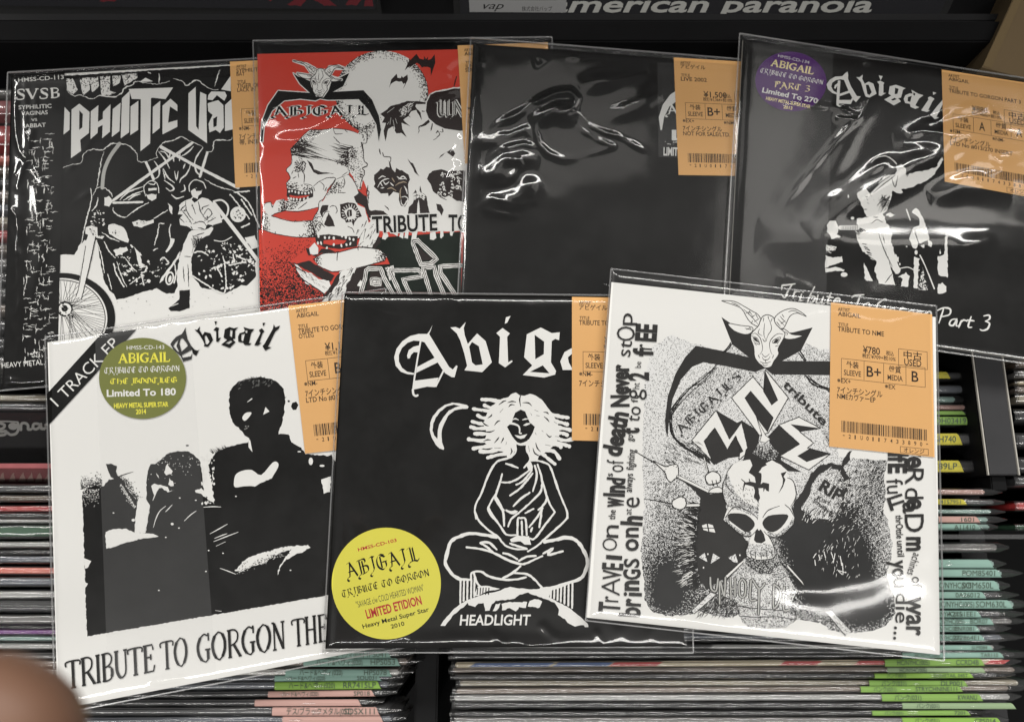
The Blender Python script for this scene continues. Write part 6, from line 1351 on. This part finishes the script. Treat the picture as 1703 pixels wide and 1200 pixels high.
for s in ('1265,290 1300,285 1450,432 1395,470 1325,472 1262,310 1265,290', '845,720 885,590 895,520 915,507 1010,507 1040,590 1115,720', '940,590 1005,590 1000,630 940,625 940,590', '1245,720 1185,590 1330,570 1330,540 1305,518 1080,520 1170,720', '1405,720 1340,500 1430,492 1445,560 1510,720', '1600,720 1560,660 1480,540 1475,488 1640,482'):
    RED.let.stroke(R4, s, 7.0, W, smooth=0, rough=.4); RED.let.stroke(R4, s, 4.2, K, smooth=0, rough=.4); RED.let.stroke(R4, s, 1.6, W, smooth=0, rough=.3)
k.poly(R4, '1290,330 1310,340 1420,430 1340,445 1320,420', K, rough=1.0); k.poly(R4, '930,530 1000,530 1020,600 1060,720 880,720', K, rough=.6)
k.poly(R4, '945,598 1000,595 995,625 945,622', W); k.poly(R4, '965,605 985,604 980,616', K)
# emblem
q = pts('235,452 470,468 395,400 345,320 380,345 470,380 620,370 700,350 762,320 715,420 640,460 865,448 930,520 980,640 995,740 978,825 960,700 900,590 830,515 600,520 545,510 510,525 400,512 280,525 190,600 130,720 120,830 105,830 115,680 160,560')
k.stroke(ZC, q + [q[0]], 2.8, W, smooth=0, rough=.3); k.poly(ZC, q, M_INK)
gz = lambda p: ZC((550 + (p[0] - 757) * .62, 290 + (p[1] - 105) * .56))
for s in ('430,0 590,40 690,100 700,180 640,160 570,55', '803,150 860,75 970,65 1100,110 920,105 870,195', '475,163 645,190 640,220', '1005,248 880,205 860,240', '640,235 722,112 800,120 880,230 836,380 782,468 712,458 660,330'): q = pts(s); k.stroke(gz, q + [q[0]], 4.4, W, smooth=0)
_K, _k = K, k
goat(gz, .8)
gothic(RED.let, ZC, 'ABIGAIL', 190, 645, 905, 638, 82, W, 2.9); gothic(RED.let, ZC, 'ABIGAIL', 190, 645, 905, 638, 82, M_INK, 1.35)
tb = RED.let
tb.text(R3, 'TRIBUTE', 286, 1112, 1118, 1078, 206, W, bold=.05); tb.text(R3, 'TRIBUTE', 296, 1108, 1108, 1076, 198, M_INK, bold=.024); tb.text(R3, 'TO', 1234, 1088, 1510, 1088, 206, W, bold=.05); tb.text(R3, 'TO', 1244, 1085, 1500, 1085, 198, M_INK, bold=.024)
# ------------------------------------------------------------------ folds in the bags
def cr(fr, *L): return [([fr(p) for p in pts(s)], w, h) for s, w, h in L]
SYPH.creases = cr(ZA, ('110,230 100,380 105,500 130,650 200,720 250,790 290,870', 5, .55), ('165,220 172,500 160,650 70,830 60,1000', 5, .5), ('240,250 210,450 190,650 110,870 160,920', 5, .5), ('60,1000 110,1050 130,1190', 5, .6), ('400,790 490,700 590,550', 5, .16), ('440,1000 520,930 640,850', 5, .14), ('1180,380 1300,330 1420,360', 7, .3), ('1460,500 1520,420 1600,470', 6, .4)) \
    + cr(ZB, ('40,150 30,300 25,600 10,990', 6, .7), ('130,50 118,200 120,400 40,560', 6, .6), ('150,520 70,660 120,780 90,970', 6, .6), ('60,330 140,280 120,200', 6, .5), ('0,1010 150,1040 300,1030', 5, .5))
SYPH.waves = [(170, 132, 130, 9, .9), (30, 400, 22, 120, .5)]
RED.creases = cr(ZC, ('930,150 905,200 900,260 945,330 955,400 880,530 640,700 400,840', 3.6, .30), ('1360,350 1440,300 1560,210 1640,180', 6, .6), ('1440,350 1500,320', 6, .5), ('100,190 75,560 100,700 90,950 95,1150', 4, .6), ('70,110 200,95 360,125 600,95 850,140 930,85', 4, .5), ('480,150 560,145 660,160', 4, .4), ('1560,1050 1500,950 1580,850 1560,760', 6, .5)) \
    + cr(ZD, ('95,0 90,300 120,600 132,880 108,1030', 4.5, .6), ('1490,120 1560,30 1600,-40', 6, .6))
RED.waves = [(455, 222, 26, 20, .5), (560, 232, 60, 10, .35), (490, 150, 30, 30, .2)]
BLK.creases = cr(ZE, ('160,595 230,545 320,500 450,420 560,370 640,358 682,392 650,460 600,490 530,512', 6, .85), ('600,480 720,580 800,630 890,672 800,700 690,725', 4.5, .45), ('460,540 448,580 470,660 520,710 600,738 700,730', 5.5, .6), ('650,455 750,550 840,590 920,610 1000,655 1080,700', 4.5, .5), ('150,755 250,685 380,655 460,680', 5.5, .7), ('430,150 510,182 455,222 430,150', 4, .45), ('110,300 152,500 140,700 120,960', 4, .5), ('120,1015 200,960 330,1010 440,985 435,930', 5, .6), ('300,1000 330,1065 220,1050 120,1020', 5, .5), ('200,600 300,610 400,570 420,640', 6, .5), ('260,740 340,760 370,740', 6, .6), ('120,180 145,205', 4, .5), ('150,890 280,880 350,800 380,760', 6, .6))
BLK.waves = [tuple(list(ZE((820, 290))) + [24, 9, .55]), tuple(list(ZE((660, 160))) + [8, 4, .3]), tuple(list(ZE((240, 840))) + [30, 12, .7]), tuple(list(ZE((410, 885))) + [11, 11, .6]), tuple(list(ZE((560, 450))) + [22, 12, .6]), tuple(list(ZE((200, 640))) + [30, 10, .4]), tuple(list(ZE((1050, 360))) + [60, 22, .35])]
P3.creases = cr(ZF, ('350,1016 500,830 640,660 760,540 840,420', 5, .36), ('560,1016 700,920 860,810 1000,740', 10, .8), ('270,490 420,465 600,470 770,520', 5, .5), ('620,540 760,545', 6, .45), ('790,220 840,210 880,215', 5, .4), ('960,690 1080,690 1240,720', 7, .55), ('1030,640 1120,610 1260,640', 7, .55), ('1090,580 1180,560 1300,490 1460,470 1600,520', 7, .6), ('1200,760 1300,800 1420,720 1560,790 1700,740', 8, .8), ('1250,880 1420,870 1600,830 1703,850', 7, .6), ('900,830 1080,800 1200,830', 10, .7)) \
    + cr(ZG, ('1290,340 1420,300 1540,250', 12, .5), ('300,460 520,560', 8, .2))
P3.waves = [tuple(list(ZF((1150, 770))) + [30, 12, .5]), tuple(list(ZG((1400, 290))) + [30, 12, .35])]
BOOT.creases = [(pts('90,575 93,640 97,760 101,900 99,1020 97,1150'), 3.6, .45), (pts('79,568 165,554 300,532 380,526 420,518'), 4, .5)] + cr(ZI, ('740,857 820,848 910,832', 3.5, .4)) + cr(B3, ('580,482 680,462 800,445', 3, .35))
HEAD.creases = cr(ZJ, ('200,100 300,150 400,190 530,215', 4, .25), ('660,115 720,95 800,95 830,130', 3.6, .3), ('826,88 832,145 860,130 862,90 826,88', 2.4, .3), ('1040,120 1080,160 1120,195', 3.6, .22), ('1170,140 1300,150 1420,140', 5, .2)) \
    + cr(ZK, ('1180,1090 1240,1106 1330,1098 1450,1100', 4.5, .6), ('1000,1010 1080,1080 1110,1120', 7, .4), ('1290,960 1340,1020 1420,1080', 8, .5), ('1620,1000 1660,1080 1690,1120', 6, .5))
HEAD.waves = [(1030, 1050, 12, 26, .5), (1078, 1055, 10, 26, .5), (690, 1068, 60, 7, .2)]
NME.creases = cr(ZM, ('230,335 300,315 380,292 480,288 560,300 680,335 800,345 900,325 1050,285', 4.2, .42)) + cr(ZN, ('520,940 600,948 700,968 870,996', 3.2, .35))
NME.waves = [(1335, 982, 34, 16, .5), (1520, 965, 30, 26, .6)]

NME.ridges = [(pts('1230,935 1300,955 1370,972 1440,958 1500,925 1545,905 1590,900'), 34, 1.42)]
P3.ridges = [(pts('1255,392 1330,400 1450,408 1560,408 1680,418 1760,425'), 30, 1.6), (pts('1340,392 1400,350 1470,308 1545,262 1620,222 1660,200'), 26, 1.75), (pts('1540,330 1600,312 1680,318'), 18, 1.0), (pts('1480,228 1560,222 1640,240 1720,235'), 16, .9), (pts('1380,300 1420,215 1470,150'), 18, .35)]
BLK.ridges = [(pts('800,300 850,262 900,268'), 14, .9), (pts('800,345 860,330 900,300'), 16, 1.0), (pts('880,205 920,190 960,200'), 14, .8), (pts('960,150 1010,140 1080,118'), 14, .7), (pts('1000,200 1060,180 1100,160'), 16, .6)]
SYPH.ridges = [(pts('40,150 160,142 300,132 360,128'), 9, .55), (pts('25,380 35,480 30,560'), 9, .6), (pts('60,300 70,420 50,520'), 10, .4)]
RED.ridges = [(pts('430,245 470,240 520,235 590,200 620,170'), 12, .9), (pts('715,175 735,160 765,150'), 9, .6), (pts('735,330 755,300 772,250'), 12, .5)]
HEAD.ridges = [(pts('640,1062 760,1062 900,1068 1000,1060'), 12, .35)]

# ------------------------------------------------------------------ the photographer's hand, a fingertip close to the lens
SKIN = mat('skin', (0.21, 0.112, 0.072), 0.5, 0.35, 0.12, 70)
def skinned(name, V, E, R, parent=None, sub=2):
    me = bpy.data.meshes.new(name); me.from_pydata(V, E, []); o = bpy.data.objects.new(name, me); COL.objects.link(o)
    m = o.modifiers.new('s', 'SKIN'); m.use_smooth_shade = True
    for i, r in enumerate(R): me.skin_vertices[0].data[i].radius = (r, r * .92)
    me.skin_vertices[0].data[0].use_root = True
    ss = o.modifiers.new('d', 'SUBSURF'); ss.levels = ss.render_levels = sub
    dg = bpy.context.evaluated_depsgraph_get(); nm = bpy.data.meshes.new_from_object(o.evaluated_get(dg)); nm.name = name
    nm.materials.clear(); nm.materials.append(SKIN)
    bpy.data.objects.remove(o)
    r = bpy.data.objects.new(name, nm); COL.objects.link(r)
    return r
tip = CAM + ray(-6, 1226) * 0.094
hv, he, hr = [], [], []
def node(p, r, prev=None):
    hv.append(tuple(tip + Vector(p))); hr.append(r)
    if prev is not None: he.append((prev, len(hv) - 1))
    return len(hv) - 1
wrist = node((-.125, -.150, .030), .026); palm = node((-.098, -.112, .034), .027, wrist)
for kx, ky, kz, fl, r in ((-.046, -.072, .024, 1.0, .0108), (-.068, -.066, .030, 1.08, .0090), (-.090, -.066, .032, 1.0, .0086), (-.110, -.074, .030, .80, .0076)):
    a = node((kx, ky, kz), r * 1.35, palm)
    d = Vector((.046, .072, -.024)) if fl == 1.0 and kx > -.06 else Vector((.010, .060, -.040))
    b = node((kx + d.x * .48 * fl, ky + d.y * .50 * fl, kz + d.z * .30 * fl + .004), r * 1.1, a)
    c = node((kx + d.x * .78 * fl, ky + d.y * .80 * fl, kz + d.z * .66 * fl + .001), r, b)
    e = node((kx + d.x * fl, ky + d.y * fl, kz + d.z * fl), r * 1.04, c)
    dn = d.normalized() * .010; node((kx + d.x * fl + dn.x, ky + d.y * fl + dn.y, kz + d.z * fl + dn.z), r * .8, e)
t1 = node((-.070, -.135, .018), .015, palm); t2 = node((-.040, -.135, .004), .011, t1); node((-.016, -.128, -.008), .0095, t2)
hand = skinned('hand', hv, he, hr)
tag(hand, 'blurred brown fingertip of a hand close to the camera at the bottom left corner', 'hand')
for s_ in (SYPH, RED, BLK, P3, BOOT, HEAD, NME): s_.finish()
